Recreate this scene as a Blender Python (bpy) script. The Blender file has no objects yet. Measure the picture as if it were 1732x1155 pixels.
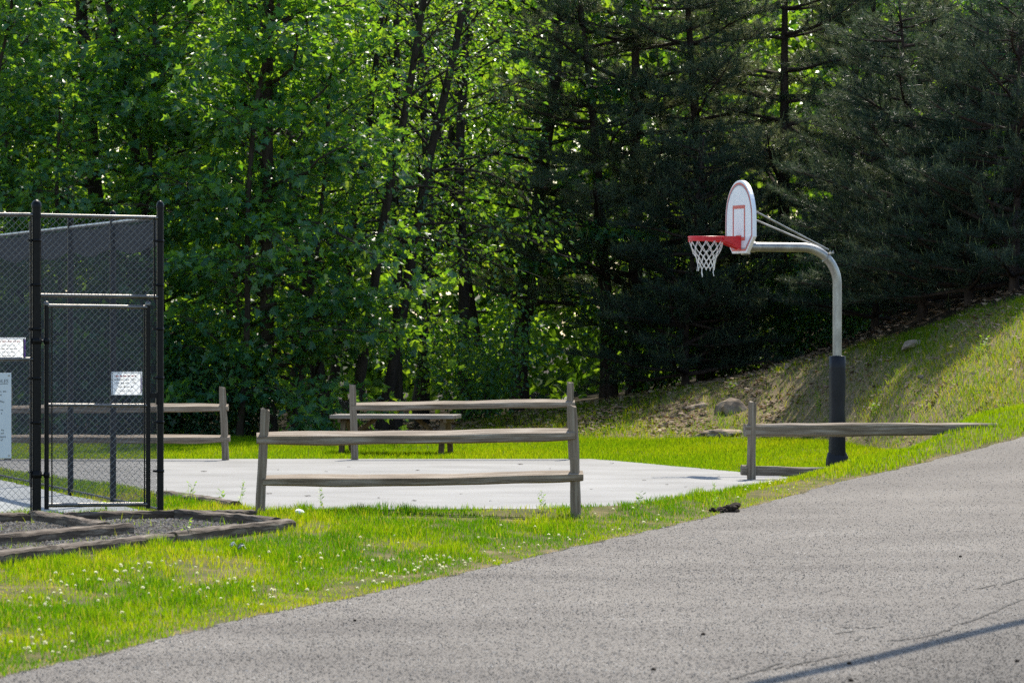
import bpy, math, random
import numpy as np
from mathutils import Vector, Matrix

SC = bpy.context.scene
COL = SC.collection
R = math.radians
F = 8800.0            # focal length in pixels of the 1732 wide photograph

# ------------------------------------------------------------------ camera
cam = bpy.data.cameras.new("camera")
cam.sensor_width = 36.0
cam.lens = 36.0 * F / 1732.0
cam.clip_start = 1.0
cam.clip_end = 2000.0
cam.dof.use_dof = True
cam.dof.focus_distance = 63.0
cam.dof.aperture_fstop = 8.0
camo = bpy.data.objects.new("camera", cam)
COL.objects.link(camo)
camo.location = (0, 0, 2.0)
camo.rotation_euler = (R(90) - math.atan(37.5 / F), 0, 0)
SC.camera = camo

# ------------------------------------------------------------------ light
SUN_EL, SUN_AZ = R(52), R(13)      # azimuth clockwise from +Y (behind the scene, a little to the right)
world = bpy.data.worlds.new("World")
SC.world = world
world.use_nodes = True
wn = world.node_tree
sky = wn.nodes.new("ShaderNodeTexSky")
sky.sky_type = 'NISHITA'
sky.sun_disc = False
sky.sun_elevation = SUN_EL
sky.sun_rotation = SUN_AZ
sky.air_density = 1.1
sky.dust_density = 0.6
sky.ozone_density = 1.3
wn.links.new(sky.outputs[0], wn.nodes["Background"].inputs[0])
wn.nodes["Background"].inputs[1].default_value = 0.14
sl = bpy.data.lights.new("sun", 'SUN')
sl.energy = 4.2
sl.angle = R(0.53)
sl.color = (1.0, 0.93, 0.80)
so = bpy.data.objects.new("sun", sl)
COL.objects.link(so)
sdir = Vector((math.sin(SUN_AZ) * math.cos(SUN_EL), math.cos(SUN_AZ) * math.cos(SUN_EL), math.sin(SUN_EL)))
so.rotation_euler = sdir.to_track_quat('Z', 'Y').to_euler()
so.location = sdir * 60
SC.view_settings.view_transform = 'Standard'
SC.view_settings.look = 'None'
SC.view_settings.exposure = 0.95
SC.view_settings.gamma = 1.0
SC.render.engine = 'CYCLES'
SC.cycles.max_bounces = 6
SC.cycles.diffuse_bounces = 4
SC.cycles.glossy_bounces = 2
SC.cycles.transmission_bounces = 4
SC.cycles.transparent_max_bounces = 8
SC.cycles.sample_clamp_indirect = 4.0
SC.cycles.use_denoising = False

rng = np.random.default_rng(7)
random.seed(7)


# ------------------------------------------------------------------ helpers
def px(x, y, Y):
    """world point at depth Y behind pixel (x, y) of the 1732 x 1155 photograph"""
    return Vector(((x - 866) * Y / F, Y, 2.0 - (y - 540) * Y / F))


def ss(a, b, x):
    t = np.clip((np.asarray(x, float) - a) / (b - a), 0, 1)
    return t * t * (3 - 2 * t)


def tag(o, label=None, cat=None, group=None, kind=None):
    if label: o["label"] = label
    if cat: o["category"] = cat
    if group: o["group"] = group
    if kind: o["kind"] = kind
    return o


def thing(name, label, cat, loc=(0, 0, 0), rz=0.0, group=None):
    o = bpy.data.objects.new(name, None)
    COL.objects.link(o)
    o.empty_display_size = 0.2
    o.location = loc
    o.rotation_euler = (0, 0, rz)
    return tag(o, label, cat, group)


def link(name, mesh, parent=None):
    o = bpy.data.objects.new(name, mesh)
    COL.objects.link(o)
    if parent is not None:
        o.parent = parent
    return o


def fastmesh(name, verts, polys, mats, midx=None, tint=None, smooth=False):
    """polys: list of (m,k) int arrays; midx: list of arrays or ints, one per block"""
    me = bpy.data.meshes.new(name)
    verts = np.asarray(verts, np.float32)
    polys = [np.asarray(p, np.int32) for p in polys if len(p)]
    me.vertices.add(len(verts))
    me.vertices.foreach_set("co", verts.ravel())
    loops = np.concatenate([p.ravel() for p in polys])
    sizes = np.concatenate([np.full(len(p), p.shape[1], np.int32) for p in polys])
    starts = np.zeros(len(sizes), np.int32)
    starts[1:] = np.cumsum(sizes)[:-1]
    me.loops.add(len(loops))
    me.loops.foreach_set("vertex_index", loops)
    me.polygons.add(len(sizes))
    me.polygons.foreach_set("loop_start", starts)
    me.polygons.foreach_set("loop_total", sizes)
    for m in mats:
        me.materials.append(m)
    if midx is not None:
        mi = np.concatenate([np.full(len(p), k, np.int32) if np.isscalar(k) else np.asarray(k, np.int32)
                             for p, k in zip(polys, midx)])
        me.polygons.foreach_set("material_index", mi)
    me.polygons.foreach_set("use_smooth", np.full(len(sizes), smooth, bool))
    if tint is not None:
        a = me.attributes.new("tint", 'FLOAT', 'POINT')
        a.data.foreach_set("value", np.asarray(tint, np.float32))
    me.update(calc_edges=True)
    me.validate()
    return me


class MB:
    """collects shapes, builds one mesh object"""
    def __init__(s):
        s.v, s.f, s.m, s.sm = [], [], [], []

    def add(s, verts, faces, m=0, smooth=False):
        b = len(s.v)
        s.v += [tuple(v) for v in verts]
        for f in faces:
            s.f.append([b + i for i in f])
            s.m.append(m)
            s.sm.append(smooth)

    def box(s, c, d, m=0, rot=None, bev=0.0):
        hx, hy, hz = d[0] / 2, d[1] / 2, d[2] / 2
        if bev <= 0:
            vs = [Vector((x, y, z)) for x in (-hx, hx) for y in (-hy, hy) for z in (-hz, hz)]
            fs = [(0, 1, 3, 2), (4, 6, 7, 5), (0, 4, 5, 1), (2, 3, 7, 6), (0, 2, 6, 4), (1, 5, 7, 3)]
        else:
            b = bev
            vs, fs = [], []
            prof = [(-hx + b, -hy), (hx - b, -hy), (hx, -hy + b), (hx, hy - b), (hx - b, hy), (-hx + b, hy), (-hx, hy - b), (-hx, -hy + b)]
            def ring(z, k):
                return [Vector((x * (1 - k / max(hx, 1e-6)), y * (1 - k / max(hy, 1e-6)), z)) for x, y in prof]
            rings = [ring(-hz, b), ring(-hz + b, 0), ring(hz - b, 0), ring(hz, b)]
            for r_ in rings: vs += r_
            for i in range(3):
                for j in range(8):
                    fs.append((i * 8 + j, i * 8 + (j + 1) % 8, (i + 1) * 8 + (j + 1) % 8, (i + 1) * 8 + j))
            fs.append(tuple(range(7, -1, -1)))
            fs.append(tuple(range(24, 32)))
        if rot is not None:
            vs = [rot @ v for v in vs]
        c = Vector(c)
        s.add([v + c for v in vs], fs, m)

    def tube(s, pts, rad, n=8, m=0, caps=True, smooth=True, closed=False):
        pts = [Vector(p) for p in pts]
        k = len(pts)
        if not hasattr(rad, '__len__'): rad = [rad] * k
        vs, fs = [], []
        up = None
        for i, p in enumerate(pts):
            a = pts[(i - 1) % k] if (i > 0 or closed) else p
            b = pts[(i + 1) % k] if (i < k - 1 or closed) else p
            t = (b - a).normalized()
            if up is None:
                up = Vector((0, 0, 1)) if abs(t.z) < 0.9 else Vector((1, 0, 0))
            x = t.cross(up)
            if x.length < 1e-6: x = t.orthogonal()
            x.normalize()
            y = x.cross(t).normalized()
            up = y
            for j in range(n):
                an = 2 * math.pi * j / n
                vs.append(p + (x * math.cos(an) + y * math.sin(an)) * rad[i])
        for i in range(k if closed else k - 1):
            for j in range(n):
                a = i * n + j; b = i * n + (j + 1) % n
                c = ((i + 1) % k) * n + (j + 1) % n; d = ((i + 1) % k) * n + j
                fs.append((a, b, c, d))
        s.add(vs, fs, m, smooth)
        if caps and not closed:
            s.add(vs[:n], [tuple(range(n - 1, -1, -1))], m)
            s.add(vs[-n:], [tuple(range(n))], m)

    def lathe(s, prof, n=20, m=0, c=(0, 0, 0), smooth=True):
        vs, fs = [], []
        for r_, z in prof:
            for j in range(n):
                an = 2 * math.pi * j / n
                vs.append((c[0] + r_ * math.cos(an), c[1] + r_ * math.sin(an), c[2] + z))
        for i in range(len(prof) - 1):
            for j in range(n):
                fs.append((i * n + j, i * n + (j + 1) % n, (i + 1) * n + (j + 1) % n, (i + 1) * n + j))
        s.add(vs, fs, m, smooth)

    def prism(s, outline, axis, a, b, m=0):
        """outline: list of 2D points; axis 'x': extruded from x=a to x=b with outline in (y, z)"""
        n = len(outline)
        if axis == 'x':
            v0 = [(a, u, w) for u, w in outline]; v1 = [(b, u, w) for u, w in outline]
        elif axis == 'y':
            v0 = [(u, a, w) for u, w in outline]; v1 = [(u, b, w) for u, w in outline]
        else:
            v0 = [(u, w, a) for u, w in outline]; v1 = [(u, w, b) for u, w in outline]
        s.add(v0 + v1, [tuple(range(n - 1, -1, -1)), tuple(range(n, 2 * n))] +
              [(i, (i + 1) % n, n + (i + 1) % n, n + i) for i in range(n)], m)

    def mesh(s, name, mats):
        me = bpy.data.meshes.new(name)
        me.from_pydata(s.v, [], s.f)
        for mm in (mats if isinstance(mats, (list, tuple)) else [mats]):
            me.materials.append(mm)
        me.polygons.foreach_set("material_index", s.m)
        me.polygons.foreach_set("use_smooth", s.sm)
        import bmesh
        bm = bmesh.new(); bm.from_mesh(me)
        bmesh.ops.recalc_face_normals(bm, faces=bm.faces)
        bm.to_mesh(me); bm.free()
        me.update()
        return me

    def build(s, name, mats, parent=None):
        return link(name, s.mesh(name, mats), parent)


# ------------------------------------------------------------------ materials
def newmat(name):
    m = bpy.data.materials.new(name)
    m.use_nodes = True
    nt = m.node_tree
    return m, nt, nt.nodes["Principled BSDF"], nt.nodes["Material Output"]


def N(nt, t, **kw):
    n = nt.nodes.new(t)
    for k, v in kw.items():
        if k.startswith('in_'):
            n.inputs[int(k[3:])].default_value = v
        else:
            setattr(n, k, v)
    return n


def ramp(nt, stops):
    r_ = nt.nodes.new("ShaderNodeValToRGB")
    el = r_.color_ramp.elements
    while len(el) < len(stops): el.new(0.5)
    for e, (p, c) in zip(el, stops):
        e.position = p
        e.color = (*c, 1)
    return r_


def noise_mat(name, stops, scale=(8, 8, 8), detail=6, rough=0.8, bump=0.0, bscale=None, metallic=0.0, spec=0.3, coord='Object', rough2=None):
    m, nt, b, out = newmat(name)
    tc = N(nt, "ShaderNodeTexCoord")
    mp = N(nt, "ShaderNodeMapping")
    mp.inputs['Scale'].default_value = scale
    nt.links.new(tc.outputs[coord], mp.inputs[0])
    no = N(nt, "ShaderNodeTexNoise")
    no.inputs['Scale'].default_value = 1.0
    no.inputs['Detail'].default_value = detail
    no.inputs['Roughness'].default_value = 0.65
    nt.links.new(mp.outputs[0], no.inputs['Vector'])
    r_ = ramp(nt, stops)
    nt.links.new(no.outputs[0], r_.inputs[0])
    nt.links.new(r_.outputs[0], b.inputs['Base Color'])
    b.inputs['Roughness'].default_value = rough
    b.inputs['Metallic'].default_value = metallic
    b.inputs['Specular IOR Level'].default_value = spec
    if bump > 0:
        mp2 = N(nt, "ShaderNodeMapping")
        mp2.inputs['Scale'].default_value = bscale or scale
        nt.links.new(tc.outputs[coord], mp2.inputs[0])
        n2 = N(nt, "ShaderNodeTexNoise")
        n2.inputs['Scale'].default_value = 1.0
        n2.inputs['Detail'].default_value = 5
        nt.links.new(mp2.outputs[0], n2.inputs['Vector'])
        bp = N(nt, "ShaderNodeBump")
        bp.inputs['Strength'].default_value = bump
        bp.inputs['Distance'].default_value = 0.01
        nt.links.new(n2.outputs[0], bp.inputs['Height'])
        nt.links.new(bp.outputs[0], b.inputs['Normal'])
    return m


def leaf_mat(name, stops, tstops, mixf=0.5, rough=0.45, spec=0.4):
    """leaf with light through it; colour varies from leaf to leaf (attribute tint)"""
    m, nt, b, out = newmat(name)
    at = N(nt, "ShaderNodeAttribute", attribute_name="tint")
    oi = N(nt, "ShaderNodeObjectInfo")
    r1 = ramp(nt, stops); r2 = ramp(nt, tstops)
    nt.links.new(at.outputs['Fac'], r1.inputs[0])
    nt.links.new(at.outputs['Fac'], r2.inputs[0])
    nt.links.new(r1.outputs[0], b.inputs['Base Color'])
    b.inputs['Roughness'].default_value = rough
    b.inputs['Specular IOR Level'].default_value = spec
    tr = N(nt, "ShaderNodeBsdfTranslucent")
    nt.links.new(r2.outputs[0], tr.inputs[0])
    mx = N(nt, "ShaderNodeMixShader")
    mx.inputs[0].default_value = mixf
    nt.links.new(b.outputs[0], mx.inputs[1])
    nt.links.new(tr.outputs[0], mx.inputs[2])
    nt.links.new(mx.outputs[0], out.inputs[0])
    return m


M = {}
M['leaf'] = leaf_mat('maple_leaf', [(0, (.022, .085, .056)), (.6, (.040, .122, .060)), (1, (.080, .165, .035))],
                     [(0, (.16, .40, .014)), (.6, (.36, .62, .02)), (1, (.56, .74, .03))], .45, .36, .5)
M['leaf_b'] = leaf_mat('dense_leaf', [(0, (.018, .066, .050)), (1, (.042, .108, .050))],
                       [(0, (.09, .24, .014)), (1, (.26, .46, .018))], .38, .38, .5)
M['leaf_far'] = leaf_mat('far_leaf', [(0, (.018, .05, .010)), (1, (.045, .11, .014))],
                         [(0, (.14, .30, .012)), (1, (.40, .60, .03))], .5, .5, .4)
M['needle'] = leaf_mat('pine_needle', [(0, (.036, .078, .052)), (.6, (.082, .122, .070)), (1, (.22, .22, .10))],
                       [(0, (.08, .13, .06)), (1, (.36, .38, .15))], .42, .40, .5)
M['needle_shade'] = leaf_mat('shaded_pine_needle', [(0, (.022, .052, .036)), (.6, (.048, .078, .048)), (1, (.13, .14, .07))], [(0, (.04, .08, .04)), (1, (.18, .21, .09))], .35, .45, .35)  # needle colours darkened to stand for the shade over the young pines
M['candle'] = leaf_mat('pine_shoot', [(0, (.13, .18, .06)), (1, (.20, .22, .09))], [(0, (.12, .18, .04)), (1, (.18, .22, .06))], .3, .5, .3)
M['grass'] = leaf_mat('grass_blade', [(0, (.028, .080, .003)), (.45, (.065, .135, .003)), (.8, (.13, .165, .006)), (1, (.26, .20, .06))],
                      [(0, (.11, .27, .002)), (.45, (.32, .46, .003)), (.8, (.52, .51, .008)), (1, (.44, .34, .08))], .52, .6, .08)
M['weed'] = leaf_mat('weed_leaf', [(0, (.05, .12, .015)), (1, (.09, .17, .02))], [(0, (.22, .42, .01)), (1, (.42, .6, .02))], .5, .5, .3)
M['litter'] = leaf_mat('dry_leaf', [(0, (.10, .060, .035)), (.5, (.24, .15, .09)), (1, (.42, .30, .21))],
                       [(0, (.06, .03, .01)), (1, (.22, .13, .06))], .2, .7, .2)
M['petal'] = leaf_mat('clover_petal', [(0, (.70, .68, .52)), (1, (.85, .83, .70))], [(0, (.80, .78, .50)), (1, (.9, .88, .65))], .6, .6, .2)
M['bark'] = noise_mat('bark', [(.3, (.018, .014, .011)), (.7, (.060, .048, .038))], (14, 14, 3), 6, .9, .8, (30, 30, 6), spec=.2)
M['pine_bark'] = noise_mat('pine_bark', [(.3, (.020, .014, .012)), (.7, (.075, .052, .042))], (12, 12, 4), 6, .9, .8, (26, 26, 8), spec=.2)
M['rail'] = noise_mat('weathered_rail', [(.25, (.062, .042, .027)), (.5, (.21, .160, .112)), (.75, (.46, .40, .33))], (1.6, 30, 30), 8, .8, .9, (3, 60, 60), spec=.3)
M['post'] = noise_mat('weathered_post', [(.25, (.080, .056, .037)), (.5, (.21, .160, .112)), (.75, (.36, .305, .235))], (30, 30, 1.6), 8, .8, .9, (60, 60, 3), spec=.3)
M['timber'] = noise_mat('old_timber', [(.25, (.022, .015, .010)), (.5, (.080, .058, .040)), (.75, (.30, .255, .20))], (2.0, 22, 22), 8, .85, 1.0, (5, 45, 45), spec=.2)
M['table'] = noise_mat('table_plank', [(.25, (.12, .095, .07)), (.55, (.26, .22, .18)), (.8, (.40, .36, .32))], (2, 26, 26), 8, .7, .7, (3, 50, 50), spec=.35)
M['table_leg'] = noise_mat('table_frame_wood', [(.25, (.06, .042, .025)), (.6, (.16, .115, .06)), (.85, (.26, .19, .10))], (18, 18, 3), 7, .8, .7, spec=.2)
M['black'] = noise_mat('worn_black_rail', [(.3, (.10, .095, .09)), (.7, (.20, .19, .18))], (9, 9, 9), 4, .42, .06, (40, 40, 40), metallic=.9, spec=.8)
M['black_post'] = noise_mat('black_post_coat', [(.3, (.004, .004, .005)), (.7, (.008, .008, .009))], (9, 9, 9), 4, .4, .06, (40, 40, 40), spec=.15)
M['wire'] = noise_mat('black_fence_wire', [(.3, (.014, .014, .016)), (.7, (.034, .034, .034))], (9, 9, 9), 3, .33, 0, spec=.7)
M['glint_wire'] = noise_mat('glinting_fence_wire', [(.3, (.12, .12, .12)), (.7, (.22, .22, .21))], (9, 9, 9), 3, .4, 0, spec=.8)  # the black wire again, its sun glints put into a lighter colour
M['galv'] = noise_mat('galvanised_steel', [(.3, (.22, .21, .195)), (.5, (.31, .30, .275)), (.7, (.42, .41, .385))], (9, 9, 3), 6, .42, .15, (30, 30, 10), metallic=.85, spec=.5)
M['pad'] = noise_mat('black_foam_pad', [(.3, (.006, .006, .008)), (.7, (.013, .013, .016))], (10, 10, 4), 5, .5, .3, (22, 22, 9), spec=.28)
M['white'] = noise_mat('white_enamel', [(.3, (.74, .75, .77)), (.7, (.82, .83, .85))], (5, 5, 5), 5, .35, .03, spec=.5)
M['redline'] = noise_mat('faded_red_line', [(.3, (.55, .10, .08)), (.7, (.68, .17, .13))], (14, 14, 14), 6, .5, 0)
M['greyline'] = noise_mat('grey_line', [(.3, (.22, .23, .27)), (.7, (.30, .31, .35))], (14, 14, 14), 6, .5, 0)
M['red'] = noise_mat('red_rim_paint', [(.3, (.56, .010, .018)), (.7, (.70, .022, .03))], (16, 16, 16), 5, .35, .05, spec=.5)
M['net'] = noise_mat('net_cord', [(.3, (.62, .60, .56)), (.7, (.80, .78, .74))], (60, 60, 60), 4, .8, 0)
M['paper'] = leaf_mat('paper', [(0, (.78, .78, .78)), (1, (.84, .84, .84))], [(0, (.86, .86, .85)), (1, (.86, .86, .85))], .62, .4, .4)
M['signpanel'] = noise_mat('sign_panel', [(.3, (.60, .64, .66)), (.7, (.66, .70, .72))], (5, 5, 5), 4, .4, 0)
M['ink'] = noise_mat('dark_ink', [(.3, (.03, .04, .05)), (.7, (.06, .07, .08))], (20, 20, 20), 2, .6, 0)
M['redink'] = noise_mat('red_ink', [(.3, (.60, .16, .16)), (.7, (.70, .24, .22))], (20, 20, 20), 2, .6, 0)
M['purple'] = noise_mat('purple_tape', [(.3, (.10, .03, .22)), (.7, (.16, .05, .30))], (20, 20, 20), 2, .5, 0)
M['sleeve'] = leaf_mat('plastic_sleeve', [(0, (.55, .58, .60)), (1, (.6, .62, .64))], [(0, (.8, .82, .84)), (1, (.8, .8, .8))], .7, .15, .6)
M['whitestone'] = noise_mat('quartz', [(.3, (.55, .52, .48)), (.7, (.75, .73, .70))], (9, 9, 9), 5, .6, .5)
M['stone'] = noise_mat('field_stone', [(.25, (.10, .072, .048)), (.5, (.25, .185, .13)), (.75, (.42, .33, .25))], (5, 5, 5), 8, .85, .9, (14, 14, 14), spec=.25)
M['soil'] = noise_mat('dark_soil', [(.3, (.018, .013, .010)), (.7, (.055, .040, .030))], (20, 20, 20), 8, .95, 1.0, (50, 50, 50), spec=.1)
M['gravel'] = noise_mat('gravel_stone', [(.3, (.07, .056, .043)), (.5, (.16, .138, .112)), (.7, (.34, .305, .265))], (12, 12, 12), 6, .85, .3, spec=.2)
M['cable'] = noise_mat('black_cable', [(.3, (.015, .015, .015)), (.7, (.025, .025, .025))], (4, 4, 4), 3, .5, 0)
M['screen'] = noise_mat('black_windscreen', [(.3, (.012, .013, .015)), (.7, (.035, .035, .037))], (30, 4, 30), 5, .75, .6, (60, 60, 60), spec=.2)


def court_mat(name, c0, c1, crack=0.25):
    m, nt, b, out = newmat(name)
    tc = N(nt, "ShaderNodeTexCoord")
    n1 = N(nt, "ShaderNodeTexNoise"); n1.inputs['Scale'].default_value = .7; n1.inputs['Detail'].default_value = 8
    n2 = N(nt, "ShaderNodeTexNoise"); n2.inputs['Scale'].default_value = 60; n2.inputs['Detail'].default_value = 4
    nt.links.new(tc.outputs['Object'], n1.inputs['Vector']); nt.links.new(tc.outputs['Object'], n2.inputs['Vector'])
    r1 = ramp(nt, [(.32, c0), (.68, c1)])
    nt.links.new(n1.outputs[0], r1.inputs[0])
    r2 = ramp(nt, [(.30, (.78, .78, .78)), (.5, (1, 1, 1)), (.75, (1.12, 1.12, 1.12))])
    nt.links.new(n2.outputs[0], r2.inputs[0])
    mx = N(nt, "ShaderNodeMix", data_type='RGBA', blend_type='MULTIPLY')
    mx.inputs[0].default_value = 1.0
    nt.links.new(r1.outputs[0], mx.inputs[6]); nt.links.new(r2.outputs[0], mx.inputs[7])
    nt.links.new(mx.outputs[2], b.inputs['Base Color'])
    b.inputs['Roughness'].default_value = .75
    b.inputs['Specular IOR Level'].default_value = .3
    bp = N(nt, "ShaderNodeBump"); bp.inputs['Strength'].default_value = .5; bp.inputs['Distance'].default_value = .004
    nt.links.new(n2.outputs[0], bp.inputs['Height']); nt.links.new(bp.outputs[0], b.inputs['Normal'])
    return m


M['court'] = court_mat('court_concrete', (.155, .150, .142), (.230, .223, .212))
M['tennis'] = court_mat('tennis_surface', (.16, .17, .17), (.21, .22, .22))


def road_mat():
    m, nt, b, out = newmat('worn_asphalt')
    tc = N(nt, "ShaderNodeTexCoord")
    at = N(nt, "ShaderNodeAttribute", attribute_name="tint")
    n1 = N(nt, "ShaderNodeTexNoise"); n1.inputs['Scale'].default_value = .55; n1.inputs['Detail'].default_value = 7
    n2 = N(nt, "ShaderNodeTexNoise"); n2.inputs['Scale'].default_value = 85; n2.inputs['Detail'].default_value = 5; n2.inputs['Roughness'].default_value = .8
    for n_ in (n1, n2): nt.links.new(tc.outputs['Object'], n_.inputs['Vector'])
    r0 = ramp(nt, [(0, (.055, .049, .042)), (.35, (.128, .114, .098)), (.7, (.205, .183, .158)), (1, (.62, .57, .50))])
    nt.links.new(at.outputs['Fac'], r0.inputs[0])
    r1 = ramp(nt, [(.3, (.76, .74, .73)), (.7, (1.14, 1.13, 1.12))])
    nt.links.new(n1.outputs[0], r1.inputs[0])
    r2 = ramp(nt, [(.3, (.78, .78, .78)), (.5, (1, 1, 1)), (.72, (1.3, 1.3, 1.3))])
    nt.links.new(n2.outputs[0], r2.inputs[0])
    a = N(nt, "ShaderNodeMix", data_type='RGBA', blend_type='MULTIPLY'); a.inputs[0].default_value = 1
    c = N(nt, "ShaderNodeMix", data_type='RGBA', blend_type='MULTIPLY'); c.inputs[0].default_value = 1
    nt.links.new(r0.outputs[0], a.inputs[6]); nt.links.new(r1.outputs[0], a.inputs[7])
    nt.links.new(a.outputs[2], c.inputs[6]); nt.links.new(r2.outputs[0], c.inputs[7])
    nt.links.new(c.outputs[2], b.inputs['Base Color'])
    b.inputs['Roughness'].default_value = .85
    b.inputs['Specular IOR Level'].default_value = .22
    bp = N(nt, "ShaderNodeBump"); bp.inputs['Strength'].default_value = .8; bp.inputs['Distance'].default_value = .006
    nt.links.new(n2.outputs[0], bp.inputs['Height']); nt.links.new(bp.outputs[0], b.inputs['Normal'])
    return m


M['road'] = road_mat()


def ground_mat():
    m, nt, b, out = newmat('lawn_soil')
    tc = N(nt, "ShaderNodeTexCoord")
    at = N(nt, "ShaderNodeAttribute", attribute_name="tint")      # 0 lawn .. 1 bare litter bank / wood floor
    n1 = N(nt, "ShaderNodeTexNoise"); n1.inputs['Scale'].default_value = 1.6; n1.inputs['Detail'].default_value = 9; n1.inputs['Roughness'].default_value = .7
    n2 = N(nt, "ShaderNodeTexNoise"); n2.inputs['Scale'].default_value = 30; n2.inputs['Detail'].default_value = 5
    for n_ in (n1, n2): nt.links.new(tc.outputs['Object'], n_.inputs['Vector'])
    lawn = ramp(nt, [(.3, (.040, .055, .010)), (.5, (.085, .075, .022)), (.7, (.19, .145, .065))])
    bank = ramp(nt, [(.3, (.06, .062, .022)), (.5, (.16, .12, .07)), (.7, (.32, .235, .155))])
    nt.links.new(n1.outputs[0], lawn.inputs[0]); nt.links.new(n2.outputs[0], bank.inputs[0])
    mx = N(nt, "ShaderNodeMix", data_type='RGBA')
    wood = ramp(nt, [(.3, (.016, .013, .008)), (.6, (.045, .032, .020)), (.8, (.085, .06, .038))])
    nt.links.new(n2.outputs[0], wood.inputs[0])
    f1 = N(nt, "ShaderNodeMath", operation='MULTIPLY', use_clamp=True); f1.inputs[1].default_value = 2
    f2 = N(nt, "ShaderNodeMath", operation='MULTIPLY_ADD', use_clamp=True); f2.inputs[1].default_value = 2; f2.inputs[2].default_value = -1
    nt.links.new(at.outputs['Fac'], f1.inputs[0]); nt.links.new(at.outputs['Fac'], f2.inputs[0])
    nt.links.new(f1.outputs[0], mx.inputs[0])
    nt.links.new(lawn.outputs[0], mx.inputs[6]); nt.links.new(bank.outputs[0], mx.inputs[7])
    mw = N(nt, "ShaderNodeMix", data_type='RGBA')
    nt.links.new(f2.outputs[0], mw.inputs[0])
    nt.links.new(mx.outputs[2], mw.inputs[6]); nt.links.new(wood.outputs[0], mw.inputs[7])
    nt.links.new(mw.outputs[2], b.inputs['Base Color'])
    b.inputs['Roughness'].default_value = .95
    b.inputs['Specular IOR Level'].default_value = .1
    bp = N(nt, "ShaderNodeBump"); bp.inputs['Strength'].default_value = .5; bp.inputs['Distance'].default_value = .012
    nt.links.new(n2.outputs[0], bp.inputs['Height']); nt.links.new(bp.outputs[0], b.inputs['Normal'])
    return m


M['ground'] = ground_mat()

# ------------------------------------------------------------------ terrain
EDGE_PX = [(0, 1143, 30), (173, 1106, 32.5), (346, 1061, 35.5), (450, 1037, 37.5), (600, 1010, 40), (715, 983, 42), (831, 958, 45),
           (969, 925, 48.5), (1100, 897, 52), (1180, 878, 54.5), (1307, 847, 57.5), (1403, 818, 59.5), (1499, 797, 61), (1594, 773, 62.5), (1732, 738, 64)]
E = [tuple(px(*e)) for e in EDGE_PX]
E = [(-12, -12, -.1), (-7.6, 8, -.06), (-4.4, 22, -.05)] + E + [(8.6, 67.5, .92), (13, 74, 1.5), (24, 88, 2.6), (90, 170, 8)]
E = np.array(E)
def _resample(P, n):
    d = np.r_[0, np.cumsum(np.linalg.norm(np.diff(P[:, :2], axis=0), axis=1))]
    t = np.linspace(0, d[-1], n)
    Q = np.stack([np.interp(t, d, P[:, i]) for i in range(3)], 1)
    for _ in range(12):
        Q[1:-1] = .25 * Q[:-2] + .5 * Q[1:-1] + .25 * Q[2:]
    return Q
EDGE = _resample(E, 900)
ETAN = np.gradient(EDGE[:, :2], axis=0)
_el = np.linalg.norm(ETAN, axis=1)
ETAN /= _el[:, None]
ESLOPE = np.gradient(EDGE[:, 2]) / _el


def road_near(X, Y):
    """(signed distance to the road edge, + on the grass side; edge height; edge Y)"""
    X = np.atleast_1d(np.asarray(X, float)); Y = np.atleast_1d(np.asarray(Y, float))
    d = np.empty(len(X)); z = np.empty(len(X)); yy = np.empty(len(X))
    for a in range(0, len(X), 20000):
        x = X[a:a + 20000]; y = Y[a:a + 20000]
        D = (x[:, None] - EDGE[None, :, 0]) ** 2 + (y[:, None] - EDGE[None, :, 1]) ** 2
        i = D.argmin(1)
        tx, ty = ETAN[i, 0], ETAN[i, 1]
        rx, ry = x - EDGE[i, 0], y - EDGE[i, 1]
        d[a:a + 20000] = np.sign(-ty * rx + tx * ry) * np.sqrt(D[np.arange(len(x)), i])
        s_ = np.clip(rx * tx + ry * ty, -.5, .5)
        z[a:a + 20000] = EDGE[i, 2] + s_ * ESLOPE[i]; yy[a:a + 20000] = EDGE[i, 1] + s_ * ty
    return d, z, yy


COURT = np.array([(-8.3, 74.0), (1.15, 74.0), (1.7, 72.2), (2.25, 70.2), (2.95, 67.7), (3.5, 65.6), (3.45, 64.0), (2.75, 61.0), (1.95, 58.0), (1.1, 55.4), (.2, 54.5),
                  (-2.7, 54.3), (-2.85, 55.0), (-3.85, 58.5), (-5.4, 64.0), (-6.9, 69.3)])
FR = np.array((-3.597, 53.2)); FL = np.array((-4.83, 52.85))      # gate posts
FDIR = (FR - FL) / np.linalg.norm(FR - FL)
SDIR = np.array((-.233, .9725))                                    # the side fence runs this way
TENNIS = np.array([FR + (-.12, .35), FR + SDIR * 26 + (-.12, 0), (-30, 79), (-30, 46), FL + FDIR * -6 + (0, .35)])


def poly_in(poly, X, Y):
    """signed distance, + inside"""
    X = np.atleast_1d(np.asarray(X, float)); Y = np.atleast_1d(np.asarray(Y, float))
    ins = np.zeros(len(X), bool); dm = np.full(len(X), 1e9)
    n = len(poly)
    for i in range(n):
        x0, y0 = poly[i]; x1, y1 = poly[(i + 1) % n]
        c = ((y0 > Y) != (y1 > Y)) & (X < (x1 - x0) * (Y - y0) / ((y1 - y0) if y1 != y0 else 1e-9) + x0)
        ins ^= c
        L = (x1 - x0) ** 2 + (y1 - y0) ** 2
        t = np.clip(((X - x0) * (x1 - x0) + (Y - y0) * (y1 - y0)) / L, 0, 1)
        dm = np.minimum(dm, np.hypot(X - x0 - t * (x1 - x0), Y - y0 - t * (y1 - y0)))
    return np.where(ins, dm, -dm)


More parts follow.
